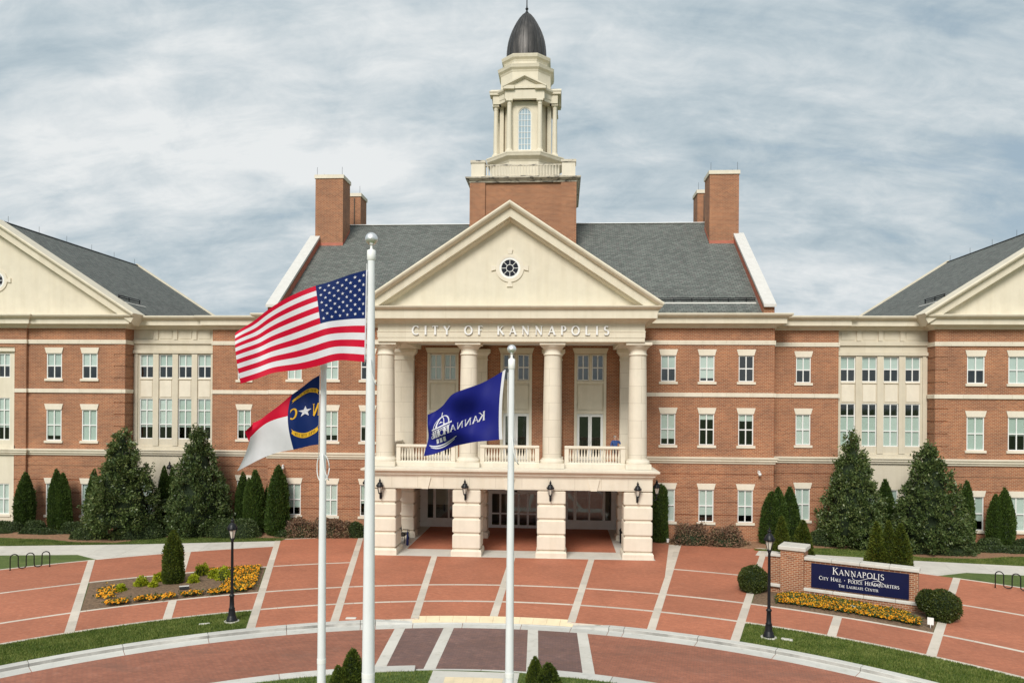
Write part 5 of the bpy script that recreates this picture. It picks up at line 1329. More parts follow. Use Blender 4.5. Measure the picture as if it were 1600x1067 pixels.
em([(uc+0.115*math.cos(a), 0.44-0.19*math.sin(a)) for a in [math.pi*i/14 for i in range(15)]], 0.013)
for k, w in ((0.55, 0.030), (-0.45, 0.010)): em([(uc+0.115*k*math.cos(a*0.5), 0.44-0.18*math.sin(a*0.5), w) for a in [math.pi*i/10 for i in range(11)]], w)
both(m, cf, [(uc-0.075, 0.44), (uc, 0.345), (uc+0.075, 0.44)])
em([(uc-0.15, 0.455), (uc+0.15, 0.455)], 0.030); em([(uc-0.13, 0.50), (uc+0.13, 0.50)], 0.016)
for du in (-0.11, -0.065, 0.02, 0.065, 0.11): em([(uc+du, 0.51), (uc+du, 0.66)], 0.022)
for du in (-0.05, 0.0, 0.05): em([(uc+du, 0.70), (uc+du, 0.80)], 0.034)
em([(uc-0.20+0.40*i/12, 0.78+0.085*math.sin(math.pi*i/12), 0.012+0.02*math.sin(math.pi*i/12)) for i in range(13)], 0.02)
em([(uc-0.17+0.34*i/12, 0.83+0.085*math.sin(math.pi*i/12), 0.010+0.016*math.sin(math.pi*i/12)) for i in range(13)], 0.02)
m.build('cupola_emblem', 'flag_white', fo)

# ------------------------------------------------------------------ street lamps
def lamp_head(t, z, k=1.0, black='black_metal'):
    """four-sided lantern: tapered glass, ribs, domed cap, finial"""
    m = M(); 
    def ringq(r, zz): return [(r*math.cos(math.pi/6*i*1.0+math.pi/6), r*math.sin(math.pi/6*i+math.pi/6), z+zz*k) for i in (0,)]
    hexa = lambda r, zz: [(k*r*math.cos(math.pi/3*i), k*r*math.sin(math.pi/3*i), z+zz*k) for i in range(6)]
    a, b = hexa(0.085, 0.05), hexa(0.17, 0.42)
    for i in range(6): m.tube([a[i], b[i]], 0.013*k, 5)
    for ring_ in (a, b): m.tube(ring_+[ring_[0]], 0.014*k, 5)
    m.lathe([(0.03*k, -0.05*k), (0.10*k, 0.0), (0.10*k, 0.05*k), (0.05*k, 0.06*k)], (0,0,z), 12); m.build('lantern_frame', black, t)
    g0, g1 = hexa(0.078, 0.06), hexa(0.160, 0.415)
    pm = []
    for i in range(6):
        q = M(); j = (i+1) % 6; q.add([g0[i], g0[j], g1[j], g1[i]], [(0,1,2,3)]); q.build('pane', 'lamp_glass', t)
    m = M(); m.lathe([(0.21*k, 0.42*k), (0.225*k, 0.44*k), (0.20*k, 0.50*k), (0.19*k, 0.53*k), (0.16*k, 0.62*k), (0.11*k, 0.69*k), (0.06*k, 0.72*k), (0.055*k, 0.76*k), (0.075*k, 0.78*k), (0.07*k, 0.84*k), (0.03*k, 0.86*k)], (0,0,z), 18)
    for i in range(6): aa_ = math.pi/3*i; m.lathe([(0.012*k, 0.42*k), (0.022*k, 0.50*k), (0.006*k, 0.56*k)], (0.215*k*math.cos(aa_), 0.215*k*math.sin(aa_), z), 6)
    m.build('cap', black, t)
    m = M(); m.lathe([(0.025*k, 0.86*k), (0.04*k, 0.89*k), (0.015*k, 0.93*k), (0.004*k, 0.98*k)], (0,0,z), 8); m.build('finial', black, t)
def street_lamp(loc, label):
    t = thing('street_lamp', label, 'street lamp', loc, 0, 'black street lamps by the ring road')
    m = M(); m.lathe([(0.30, -0.1), (0.30, 0.025), (0.28, 0.035)], (0,0,0), 24); m.build('footing', 'concrete', t)
    m = M(); m.lathe([(0.215, 0.03), (0.215, 0.08), (0.185, 0.12), (0.175, 0.20), (0.15, 0.23), (0.14, 0.26), (0.125, 0.45), (0.115, 0.50), (0.125, 0.52), (0.095, 0.56), (0.080, 0.98), (0.105, 1.01), (0.105, 1.05), (0.062, 1.10)], (0,0,0), 20); m.build('base', 'black_metal', t)
    m = M(); m.lathe([(0.06, 1.08), (0.055, 2.2), (0.047, 3.18), (0.062, 3.20), (0.062, 3.24), (0.03, 3.27)], (0,0,0), 16); m.build('post', 'black_metal', t)
    lamp_head(t, 3.27, 0.92)
    return t
street_lamp((-10.11, -19.53, -0.01), 'black street lamp on the grass before the flower bed with upright evergreen')
street_lamp((10.85, -19.80, -0.01), 'black street lamp on the grass before the brick sign wall')

def wall_lantern(loc, rz_, label, cat_group='lanterns on the porch piers'):
    t = thing('wall_lantern', label, 'wall lantern', loc, rz_, cat_group)
    m = M(); m.lathe([(0.075, 0), (0.075, 0.03)], (0,0,0), 10); 
    m = M(); m.box(-0.06, 0.06, 0.24, 0.28, -0.34, 0.02); m.tube([(0, 0.25, -0.28), (0, 0.12, -0.36), (0, 0.02, -0.30), (0, 0.0, -0.16), (0, 0, -0.02)], 0.024, 8); m.tube([(0, 0.25, -0.06), (0, 0.14, -0.14), (0, 0.02, -0.12)], 0.016, 6); m.build('bracket', 'black_metal', t)
    lamp_head(t, -0.02, 0.92)
for (x, who) in zip(PX, ('on the porch pier nearest the tallest flagpole, facing forward', 'on the second porch pier from the left', 'on the third porch pier, right of the entrance doors', 'on the front of the right corner pier of the porch')):
    wall_lantern((x-0.06, -6.40, 3.58), 0, 'black wall lantern ' + who)
wall_lantern((8.46, -5.35, 3.62), R(90), 'black wall lantern on the right flank of the porch, above clipped evergreen')
wall_lantern((-8.46, -5.35, 3.62), R(-90), 'black wall lantern on the left flank of the porch, half behind a flagpole')
wall_lantern((-24.0, 1.34, 3.75), 0, 'black wall lantern on the pale recess between two dark magnolias, left of the portico', 'lanterns on the stone links')

# ------------------------------------------------------------------ sign wall
sg = thing('sign_wall', 'low brick sign wall with stone coping, square pier and navy name panel', 'sign', (13.20, -13.22, 0), R(-28.7))
m = M(); m.box(1.0, 5.62, 0.0, 0.42, -0.1, 1.72); m.build('wall', 'sign_brick', sg)
m = M(); m.box(-0.62, 0.0, 0.06, 0.40, -0.1, 1.72); m.build('wall', 'sign_brick', sg)
m = M(); m.box(0.0, 1.02, -0.14, 0.86, -0.1, 2.10); m.box(0.20, 0.82, -0.17, 0.0, 0.30, 1.75); m.build('pier', 'sign_brick', sg)
for a, b in ((0.28, 0.74),):
    for i in range(7):
        x = a + (b-a)*i/7
        q = M(); q.box(x+0.004, x+0.060, -0.19, -0.10, 1.76, 1.88); q.build('soldier_brick', 'sign_brick', sg)
        q = M(); q.box(x+0.004, x+0.060, -0.19, -0.10, 0.20, 0.295); q.build('soldier_brick', 'sign_brick', sg)
m = M(); m.cbox(-0.10, 1.12, -0.24, 0.96, 2.10, 2.30, 0.03); m.build('pier_cap', 'concrete', sg)
for i in range(4):
    a = 1.02 + 4.66*i/4; q = M(); q.cbox(a+0.004, a+4.66/4-0.004, -0.10, 0.52, 1.72, 1.87, 0.02); q.build('coping_stone', 'concrete', sg)
q = M(); q.cbox(-0.66, -0.004, -0.02, 0.50, 1.72, 1.87, 0.02); q.build('coping_stone', 'concrete', sg)
for i in range(4):
    a = 1.02 + 5.0*i/4; q = M(); q.cbox(a+0.004, a+1.25-0.004, -0.16, 0.5, 0.33, 0.47, 0.02); q.build('plinth_stone', 'concrete', sg)
q = M(); q.cbox(-0.66, -0.004, -0.10, 0.46, 0.33, 0.47, 0.02); q.build('plinth_stone', 'concrete', sg)
m = M(); m.box(1.02, 6.0, -0.12, 0.46, -0.1, 0.33); m.build('plinth', 'sign_brick', sg)
m = M(); m.box(1.34, 5.28, -0.07, -0.002, 0.53, 1.62); np_ = m.build('name_panel', 'navy', sg)
fs = lambda a, b, d: (a, -0.07-d, b)
def line(txt, xc, z, h, small, track, name, wk_=0.85):
    w = text_width(txt, h, track, small); x = xc - w/2; m = M()
    for c, big in caps(txt): x += glyph(m, c, x, z, h if big else h*small, fs, 0.014, 0.0, wk=wk_) + track
    o = m.build(name, 'sign_letter', np_); return xc-w/2, xc+w/2
xa, xb_ = line('Kannapolis', 3.30, 1.235, 0.305, 0.80, 0.036, 'sign_lettering', 0.72)
line('City Hall . Police Headquarters', 3.30, 0.93, 0.165, 0.80, 0.014, 'sign_lettering')
line('The Laureate Center', 3.30, 0.695, 0.130, 0.80, 0.012, 'sign_lettering')
m = M(); sw = [(3.10,1.28),(3.05,1.20),(3.13,1.10),(3.32,1.09),(3.52,1.16),(3.72,1.24),(3.92,1.27),(4.10,1.20),(4.18,1.08),(4.08,0.98),(3.90,0.97),(3.82,1.04),(3.90,1.13),(4.08,1.16),(4.24,1.11),(4.34,1.04)]
for q in ribbon([(p[0], p[1], 0.013) for p in spline(sw, 60)]):
    m.add([fs(p[0], p[1], 0.013) for p in q] + [fs(p[0], p[1], 0.0) for p in q], [(0,1,2,3),(0,4,5,1),(1,5,6,2),(2,6,7,3),(3,7,4,0)])
m.build('swash', 'sign_letter', np_)

# ------------------------------------------------------------------ small things
def bike_rack(loc, rz_, label):
    t = thing('bike_rack', label, 'bike rack', loc, rz_, 'wave bike racks')
    pts = [(0, 0, -0.05), (0, 0, 0.62)]; n = 5; w = 0.345
    for i in range(n):
        up = i % 2 == 0; c = w*(i+0.5)
        for k in range(1, 10):
            a = math.pi*k/9
            pts.append((c - w/2*math.cos(a), 0, (0.64+w/2*math.sin(a)) if up else (0.17-w/2*math.sin(a)*0.6)))
        if i < n-1: pts.append((w*(i+1), 0, 0.3 if up else 0.5))
    pts += [(w*n, 0, 0.5), (w*n, 0, -0.05)]
    m = M(); m.tube(pts, 0.026, 8); m.build('bent_tube', 'black_metal', t)
    for x in (0, w*n): m = M(); m.lathe([(0.06, 0), (0.06, 0.012)], (x, 0, -0.008), 12); m.build('foot_plate', 'black_metal', t)
bike_rack((-25.25, -11.9, 0), R(38), 'black wave bike rack on the grass at the left edge')
bike_rack((24.05, -11.0, 0), R(-40), 'black wave bike rack on the grass at the right edge')
def lid(x, y, rz_, label, sx=0.42, sy=0.2):
    t = M(); t.cbox(-sx/2, sx/2, -sy/2, sy/2, -0.05, 0.035, 0.015); o = t.build('utility_box_lid', 'box_lid', None, (x, y, 0)); o.rotation_euler.z = rz_; tag(o, label, 'lid', 'pale utility lids')
lid(-5.50, -18.75, 0.1, 'pale utility lid set in the red paving near the kerb'); lid(11.45, -20.05, -0.45, 'pale utility lid in the grass right of a street lamp'); lid(-11.0, -20.0, 0.4, 'pale utility lid in the grass left of a street lamp', 0.4, 0.1)
def uplight(x, y, rz_, label):
    t = thing('uplight', label, 'ground light', (x, y, 0.03), rz_, 'bed uplights')
    m = M(); m.box(-0.20, 0.20, -0.07, 0.07, 0.08, 0.20); m.box(-0.03, 0.03, -0.03, 0.03, -0.05, 0.08); m.build('housing', 'dark_metal', t)
    m = M(); m.box(-0.21, 0.21, -0.09, 0.09, 0.2, 0.215); m.build('lens', 'box_lid', t)
uplight(-14.35, -15.15, 0.45, 'small flat uplight in the mulch of the left planting bed'); uplight(15.52, -16.0, -0.5, 'small uplight among the orange flowers before the sign wall')
q = M(); q.box(-0.11, 0.11, -0.008, 0.008, 0.12, 0.40); q.tube([(0,0,-0.05),(0,0,0.15)], 0.012, 5); o = q.build('small_notice', 'white_paint', None, (17.55, -18.2, 0.05)); o.rotation_euler.z = R(-30); tag(o, 'small white notice staked in the mulch by the right clipped shrub', 'notice')
q = M(); q.box(-0.07, 0.07, -0.05, 0.05, 0.03, 0.22); q.cbox(-0.09, 0.09, -0.07, 0.07, 0.2, 0.26, 0.02); q.tube([(0,0,-0.1),(0,0,0.05)], 0.02, 5); o = q.build('path_light', 'white_paint', None, (9.75, -0.85, 0.02)); tag(o, 'small white path light in the mulch right of the porch', 'ground light')
def camera_dome(x, label):
    t = thing('security_camera', label, 'camera', (x, -0.02, 4.42), 0, 'white wall cameras')
    m = M(); m.box(-0.05, 0.05, -0.05, 0.03, -0.02, 0.18); m.tube([(0, -0.04, 0.14), (0.02, -0.22, 0.13), (0.03, -0.24, 0.04)], 0.035, 8); m.build('arm', 'white_paint', t)
    m = M(); m.lathe([(0.02, -0.16), (0.08, -0.13), (0.105, -0.06), (0.105, 0.0), (0.06, 0.03)], (0.03, -0.24, 0.0), 14); m.build('dome', 'white_paint', t)
camera_dome(-15.47, 'white security camera on the brick left of the portico'); camera_dome(15.57, 'white security camera on the brick right of the portico')
t = thing('bench', 'dark slatted bench in the left porch bay', 'bench', (-6.95, -1.9, 0.004), R(90))
for i in range(5): q = M(); q.box(-0.75, 0.75, -0.20+0.10*i, -0.12+0.10*i, 0.43, 0.46); q.build('seat_slat', 'dark_metal', t)
for i in range(5): q = M(); q.box(-0.75, 0.75, 0.26+0.012*i, 0.285+0.012*i, 0.52+0.095*i, 0.60+0.095*i); q.build('back_slat', 'dark_metal', t)
for x in (-0.7, 0.7):
    q = M(); q.tube([(x,-0.2,0),(x,-0.2,0.62),(x,0.2,0.64)], 0.024, 6); q.build('arm', 'black_metal', t)
    q = M(); q.tube([(x,0.24,0),(x,0.26,0.45),(x,0.33,1.0)], 0.024, 6); q.build('leg', 'black_metal', t)
t = thing('litter_bin', 'black litter bin against the right porch pier', 'bin', (6.95, -1.2, 0.004))
m = M(); m.lathe([(0.22, 0), (0.26, 0.04), (0.27, 0.75), (0.24, 0.78)], (0,0,0), 16); m.build('body', 'black_metal', t); m = M(); m.lathe([(0.29, 0.78), (0.29, 0.84), (0.20, 0.96), (0.06, 1.0)], (0,0,0), 16); m.build('lid', 'black_metal', t)
m = M(); m.lathe([(0.03, 0.0), (0.085, 0.06), (0.07, 0.5), (0.05, 0.75), (0.02, 0.9), (0.012, 1.0)], (0,0,0), 10); o = m.build('folded_umbrella', 'blue_plastic', None, (-6.42, -3.25, 0.004)); tag(o, 'folded dark blue umbrella standing beside the left porch pier', 'umbrella')
# ------------------------------------------------------------------ plants
RNG = np.random.default_rng(5)
def np_mesh(name, V, F, mats, mi=None, smooth=False):
    me = bpy.data.meshes.new(name); n, k = F.shape
    me.vertices.add(len(V)); me.vertices.foreach_set('co', V.astype(np.float32).ravel())
    me.loops.add(n*k); me.loops.foreach_set('vertex_index', F.astype(np.int32).ravel())
    me.polygons.add(n); me.polygons.foreach_set('loop_start', np.arange(0, n*k, k, dtype=np.int32))
    me.polygons.foreach_set('loop_total', np.full(n, k, dtype=np.int32))
    for m_ in ([mats] if isinstance(mats, str) else mats): me.materials.append(MATS[m_])
    if mi is not None: me.polygons.foreach_set('material_index', mi.astype(np.int32))
    if smooth: me.polygons.foreach_set('use_smooth', np.ones(n, bool))
    me.update(calc_edges=True); return me
def unit(a): return a/np.maximum(np.linalg.norm(a, axis=1, keepdims=True), 1e-9)
def leaves(P, D, size, width=0.5, spread=0.6, rng=RNG):
    """diamond leaves at P growing along D with random spread"""
    n = len(P); D = unit(D + rng.normal(0, spread, (n, 3))); side_ = unit(np.cross(D, rng.normal(0, 1, (n, 3))))
    s = size*rng.uniform(0.7, 1.3, (n, 1)); nrm = np.cross(D, side_)
    a = P; b = P + D*s*0.45 + side_*s*width*0.5 + nrm*s*0.06; c = P + D*s; d = P + D*s*0.45 - side_*s*width*0.5 + nrm*s*0.06
    return np.stack([a, b, c, d], 1).reshape(-1, 3), np.arange(4*n).reshape(n, 4)
def join(parts):
    Vs, Fs, o = [], [], 0
    for V, F in parts: Vs.append(V); Fs.append(F+o); o += len(V)
    return np.concatenate(Vs), np.concatenate(Fs)
def blob(prof, seg, lumps, rng):
    """lumpy lathe: prof list of (r, z)"""
    k = len(prof); V = []
    ph = rng.uniform(0, 6.28, 6)
    for i, (r, z) in enumerate(prof):
        for j in range(seg):
            a = 2*math.pi*j/seg; q = r*(1+lumps*(math.sin(3*a+ph[0]+z*1.7)+0.7*math.sin(5*a+ph[1]-z*2.3)+0.5*math.sin(z*5+ph[2]+2*a)))
            V.append((q*math.cos(a), q*math.sin(a), z))
    F = [(i*seg+j, i*seg+(j+1) % seg, (i+1)*seg+(j+1) % seg, (i+1)*seg+j) for i in range(k-1) for j in range(seg)]
    return np.array(V), np.array(F)
def sample_shell(profile, H, n, rng, lumps, depth):
    """points near the surface of a body of revolution; profile(t) -> radius share"""
    t = np.zeros(0)
    while len(t) < n:
        c = rng.uniform(0, 1, n*3); t = np.concatenate([t, c[rng.uniform(0, 1, n*3) < profile(c)+0.05]])
    t = t[:n]; a = rng.uniform(0, 2*math.pi, n); z = t*H; r = profile(t)
    r = r*(1+lumps*(np.sin(3*a+z*1.9)+0.7*np.sin(5*a-z*2.7+1)+0.6*np.sin(7*a+z*4.1+2)))*(1-depth*rng.uniform(0, 1, n)**2)
    return t, a, z, r

def magnolia_meshes(seed, H=7.2, Rm=2.25):
    rng = np.random.default_rng(seed)
    prof = lambda t: np.interp(t, [0, 0.05, 0.14, 0.30, 0.5, 0.7, 0.86, 0.95, 1.0], [0.66, 0.90, 1.0, 0.93, 0.72, 0.44, 0.21, 0.10, 0.03])
    nC = 560; t, a, z, r = sample_shell(prof, 1, nC, rng, 0.095, 0.35)
    C = np.stack([Rm*r*np.cos(a), Rm*r*np.sin(a), 0.15+z*(H-0.25)], 1)
    out = unit(np.stack([np.cos(a), np.sin(a), np.full(nC, 0.35)], 1))
    C += out*rng.uniform(-0.10, 0.24, (nC, 1))
    sel = rng.choice(nC, 50, replace=False); C[sel] += out[sel]*rng.uniform(0.15, 0.34, (50, 1))      # shoots that stand proud
    k = 46
    P = np.repeat(C, k, 0) + rng.normal(0, 0.13, (nC*k, 3)); D = np.repeat(out, k, 0)
    V, F = leaves(P, D, 0.185, 0.5, 0.75, rng)
    crown = np_mesh('crown', V, F, 'magnolia_leaf')
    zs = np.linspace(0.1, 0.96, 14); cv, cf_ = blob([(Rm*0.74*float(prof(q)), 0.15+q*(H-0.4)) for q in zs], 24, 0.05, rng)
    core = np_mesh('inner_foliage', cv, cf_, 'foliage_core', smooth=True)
    m = M(); m.tube([(0,0,-0.1), (0.03,0.02,H*0.3), (-0.02,0.03,H*0.6), (0,0,H*0.93)], [0.16,0.12,0.07,0.02], 10)
    for i in range(12):
        z0 = H*(0.08+0.065*i); a_ = i*2.4; L = Rm*0.8*float(prof(z0/H)); m.tube([(0,0,z0), (L*0.5*math.cos(a_), L*0.5*math.sin(a_), z0+0.15), (L*math.cos(a_), L*math.sin(a_), z0+0.4)], [0.05,0.035,0.012], 6)
    return crown, core, m.mesh('trunk', 'bark')
def plant(name, label, cat, meshes, loc, rz_, sc, group):
    t = thing(name, label, cat, loc, rz_, group); t.scale = sc
    for me in meshes: link(me.name.split('.')[0], me, t)
    return t
mags = [magnolia_meshes(11), magnolia_meshes(12)]
for i, (x, y, h, w, lab) in enumerate([
    (-25.37, -2.0, 7.06, 4.72, 'broad dark magnolia before the corner of the left wing'),
    (-20.87, -0.80, 7.44, 4.10, 'tall dark magnolia before the pale stone link, left of the striped flag'),
    (21.12, -0.80, 7.33, 3.90, 'dark magnolia before the pale stone link right of the portico'),
    (25.20, -2.0, 6.87, 4.32, 'broad dark magnolia before the corner of the right wing')]):
    plant('magnolia_tree', lab, 'tree', mags[i % 2], (x, y, -0.01), i*1.7+0.4, (w/5.15, w/5.15, h/7.35), 'magnolias before the facade')

def arbor_meshes(seed, mat, fat=1.0, H=4.0, Rm=0.55):
    rng = np.random.default_rng(seed)
    if fat == 1.0: prof = lambda t: np.interp(t, [0, 0.04, 0.15, 0.4, 0.65, 0.82, 0.93, 1.0], [0.70, 0.86, 1.0, 0.98, 0.82, 0.52, 0.24, 0.02])
    elif fat == 2.0: prof = lambda t: np.interp(t, [0, 0.05, 0.5, 0.9, 0.97, 1.0], [0.85, 0.97, 1.0, 0.92, 0.6, 0.2])
    else: prof = lambda t: np.interp(t, [0, 0.05, 0.2, 0.5, 0.75, 0.9, 1.0], [0.85, 1.0, 0.97, 0.72, 0.42, 0.18, 0.02])
    n = 9000; t, a, z, r = sample_shell(prof, 1, n, rng, 0.05, 0.25)
    r = r*(1+0.05*np.sin(a*2+z*9+seed)+0.04*np.sin(a*9+seed*2)); sh_ = rng.uniform(0, 1, n) < 0.03; r = np.where(sh_, r*1.10, r)
    P = np.stack([Rm*r*np.cos(a), Rm*r*np.sin(a), 0.02+z*(H-0.12)], 1)
    D = np.stack([np.cos(a)*0.55, np.sin(a)*0.55, np.full(n, 1.0)], 1)
    V, F = leaves(P, D, 0.14, 0.42, 0.35, rng)
    crown = np_mesh('crown', V, F, mat)
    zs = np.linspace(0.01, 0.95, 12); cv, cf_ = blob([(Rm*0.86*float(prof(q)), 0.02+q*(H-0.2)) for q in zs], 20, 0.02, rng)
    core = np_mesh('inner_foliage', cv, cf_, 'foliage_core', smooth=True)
    m = M(); m.tube([(0,0,-0.1), (0,0,H*0.8)], [0.06,0.02], 8)
    return crown, core, m.mesh('trunk', 'bark')
ARB = [arbor_meshes(21+i, 'arborvitae_leaf') for i in range(3)]
ARF = [arbor_meshes(31+i, 'arborvitae_front_leaf', 0.8) for i in range(2)]
ARC = arbor_meshes(51, 'arborvitae_leaf', 2.0)
ARP = [arbor_meshes(41, 'arborvitae_front_leaf', 1.0)]
G1, G2, G3 = 'columnar evergreens against the facade', 'evergreens behind the sign wall', 'evergreens on the ring road island'
for i, (x, y, h, w, kind, g_, lab) in enumerate([
    (-33.16, -0.4, 3.96, 1.24, 0, G1, 'lone dark columnar evergreen nearest the left edge, before the left wing'),
    (-30.83, -0.4, 4.20, 1.08, 0, G1, 'left column of the twin evergreens between left wing windows'),
    (-30.26, -0.5, 3.96, 0.99, 0, G1, 'right column of the twin evergreens between left wing windows'),
    (-28.41, -0.4, 4.23, 0.91, 0, G1, 'thin evergreen half hidden behind the leftmost magnolia'),
    (-23.82, 0.5, 4.43, 0.93, 0, G1, 'dark evergreen squeezed between the two left magnolias'),
    (-23.42, 0.5, 4.35, 0.67, 0, G1, 'narrow evergreen touching the left side of the tall left magnolia'),
    (-18.39, 0.2, 4.11, 1.00, 0, G1, 'columnar evergreen just right of the tall left magnolia, under the state flag'),
    (-17.60, -0.3, 3.77, 0.83, 0, G1, 'shorter evergreen second in the row of four left of the portico'),
    (-17.21, -0.2, 4.31, 1.16, 0, G1, 'pointed evergreen third in the row of four left of the portico'),
    (-16.66, 0.4, 3.43, 0.84, 0, G1, 'short evergreen tucked behind the pointed row left of the portico'),
    (-15.59, -0.7, 4.67, 1.48, 0, G1, 'largest pointed evergreen of the row beside the left poles'),
    (9.31, -0.5, 3.74, 1.0, 3, G1, 'flat-topped evergreen clipped tight beside the right corner pier'),
    (16.18, -0.6, 3.40, 1.32, 0, G1, 'leftmost rounded evergreen of the clump right of the portico'),
    (16.78, -0.3, 3.66, 1.16, 0, G1, 'middle evergreen of the clump right of the portico'),
    (17.69, 0.2, 3.62, 1.17, 0, G1, 'rightmost evergreen of the clump before the brick link, right of the portico'),
    (15.21, -6.3, 2.66, 1.16, 1, G2, 'small pointed evergreen just behind the sign pier, left of two'),
    (16.23, -6.6, 2.51, 1.37, 1, G2, 'small pointed evergreen behind the sign pier, right of two'),
    (19.54, -8.4, 2.77, 1.17, 1, G2, 'left of three bushy evergreens behind the sign panel'),
    (20.05, -8.6, 2.85, 1.10, 1, G2, 'middle of three bushy evergreens behind the sign panel'),
    (20.48, -8.9, 2.77, 1.30, 1, G2, 'right of three bushy evergreens behind the sign panel'),
    (23.79, 0.5, 4.16, 1.18, 0, G1, 'dark evergreen between the two right magnolias'),
    (28.05, -0.6, 4.25, 1.07, 0, G1, 'columnar evergreen at the right side of the rightmost magnolia'),
    (30.33, -0.7, 3.85, 1.15, 0, G1, 'taller column of the twin evergreens nearest the right edge'),
    (29.84, -0.7, 3.45, 0.99, 0, G1, 'shorter column of the twin evergreens nearest the right edge'),
    (-15.47, -14.0, 2.66, 0.97, 2, None, 'upright green evergreen standing in the left flower bed'),
    (-2.83, -28.1, 1.95, 0.80, 2, G3, 'taller evergreen tip left of the tallest pole at the bottom edge'),
    (-3.12, -28.3, 1.55, 0.60, 2, G3, 'shorter evergreen tip left of the tallest pole at the bottom edge'),
    (2.25, -27.7, 1.74, 0.58, 2, G3, 'slim evergreen tip right of the city flag pole at the bottom edge'),
    (2.66, -27.9, 1.66, 0.88, 2, G3, 'broad evergreen tip at the bottom edge, right of the slim one')]):
    if kind == 3: ms = ARC
    else: ms = (ARB[i % 3] if kind == 0 else ARF[i % 2] if kind == 1 else ARP[0])
    o = plant('arborvitae', lab, 'evergreen', ms, (x, y, -0.01), i*1.1, (w/1.18, w/1.18, h/4.0), g_); o.rotation_euler.x = 0.025*math.sin(i*2.3); o.rotation_euler.y = 0.025*math.cos(i*3.1)

def bush_meshes(seed, mat, box, n, size, lump=0.05, spread=0.8, core=True, dens=0.2):
    """rounded hedge body: box = half sizes; superellipsoid shell of leaves"""
    rng = np.random.default_rng(seed); u = unit(rng.normal(0, 1, (n, 3))); u[:, 2] = np.abs(u[:, 2])*1.0
    p = 3.2 if box[0] > box[2]*1.6 else 2.3
    s = 1/np.power(np.sum(np.abs(u)**p, 1), 1/p); Q = u*s[:, None]
    Q *= (1+lump*(np.sin(u[:, 0]*7+seed)+np.sin(u[:, 1]*9+2)+np.sin(u[:, 2]*8+1)))[:, None]*(1-dens*rng.uniform(0, 1, n)**2)[:, None]
    B = np.array([box[0], box[1], box[2]]); P = Q*B; P[:, 2] = np.maximum(P[:, 2], 0.02)
    V, F = leaves(P, unit(u/B), size, 0.6, spread, rng); out = [np_mesh('foliage', V, F, mat)]
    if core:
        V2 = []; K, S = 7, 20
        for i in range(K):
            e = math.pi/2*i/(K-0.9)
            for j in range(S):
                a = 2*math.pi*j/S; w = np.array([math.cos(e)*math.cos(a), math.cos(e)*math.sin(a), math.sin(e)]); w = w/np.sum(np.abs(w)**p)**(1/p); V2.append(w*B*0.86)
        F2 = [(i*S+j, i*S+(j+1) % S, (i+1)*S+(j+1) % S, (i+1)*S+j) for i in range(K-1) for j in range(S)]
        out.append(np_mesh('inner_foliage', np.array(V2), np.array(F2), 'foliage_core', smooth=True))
    return out
hid = 0
for x, y, a, b, c, rz_, lab in [
    (-33.9, -1.35, 1.2, 0.55, 0.62, 0, 'low clipped hedge at the left edge before the left wing'),
    (-31.9, -1.3, 0.75, 0.5, 0.72, 0, 'low hedge piece between the lone and the twin evergreens, left wing'),
    (-29.1, -1.5, 0.85, 0.55, 0.70, 0, 'rounded hedge between twin evergreens and leftmost magnolia'),
    (-31.0, -2.05, 1.3, 0.35, 0.34, 0, 'very low brownish hedge before the twin evergreens'),
    (-34.2, -2.1, 1.2, 0.3, 0.24, 0, 'very low hedge strip in front of the lone left evergreen'),
    (-26.9, -3.2, 1.1, 0.7, 0.75, 0, 'hedge clump at the left foot of the leftmost magnolia'),
    (-24.0, -2.7, 1.5, 0.8, 0.85, 0.35, 'long hedge at the right foot of the leftmost magnolia'),
    (-21.2, -1.35, 1.7, 0.75, 0.90, 0, 'long hedge under the tall left magnolia'),
    (-18.2, -1.5, 1.7, 0.85, 1.05, 0, 'rounded hedge before the pointed row of evergreens'),
    (-14.7, -1.3, 0.8, 0.4, 0.42, 0, 'small low hedge by the foot of the largest pointed evergreen'),
    (-10.4, -0.9, 0.7, 0.5, 0.9, 0, 'green shrub half behind the poles, left of the porch'),
    (19.6, -0.65, 1.3, 0.75, 0.85, 0, 'hedge between the evergreen clump and the third magnolia'),
    (22.6, -1.7, 1.6, 0.7, 0.60, 0, 'low hedge at the foot of the magnolia right of the portico'),
    (25.4, -2.95, 2.0, 0.6, 0.62, -0.1, 'long low hedge under the rightmost magnolia'),
    (27.2, -2.3, 0.8, 0.7, 0.85, 0, 'rounded hedge right of the rightmost magnolia'),
    (29.2, -1.5, 0.8, 0.5, 0.70, 0, 'hedge piece before the window left of the right twin evergreens'),
    (31.4, -1.5, 0.9, 0.5, 0.72, 0, 'hedge piece at the right edge beyond the twin evergreens'),
    (30.0, -2.2, 2.0, 0.35, 0.36, 0, 'very low hedge strip before the right twin evergreens')]:
    ms = bush_meshes(60+hid, 'hedge_leaf', (a, b, c), int(1500+2600*a*c), 0.095, 0.04); hid += 1
    plant('hedge', lab, 'hedge', ms, (x, y+0.22, 0.0), rz_, (1, 1, 1), 'hedges along the facade')
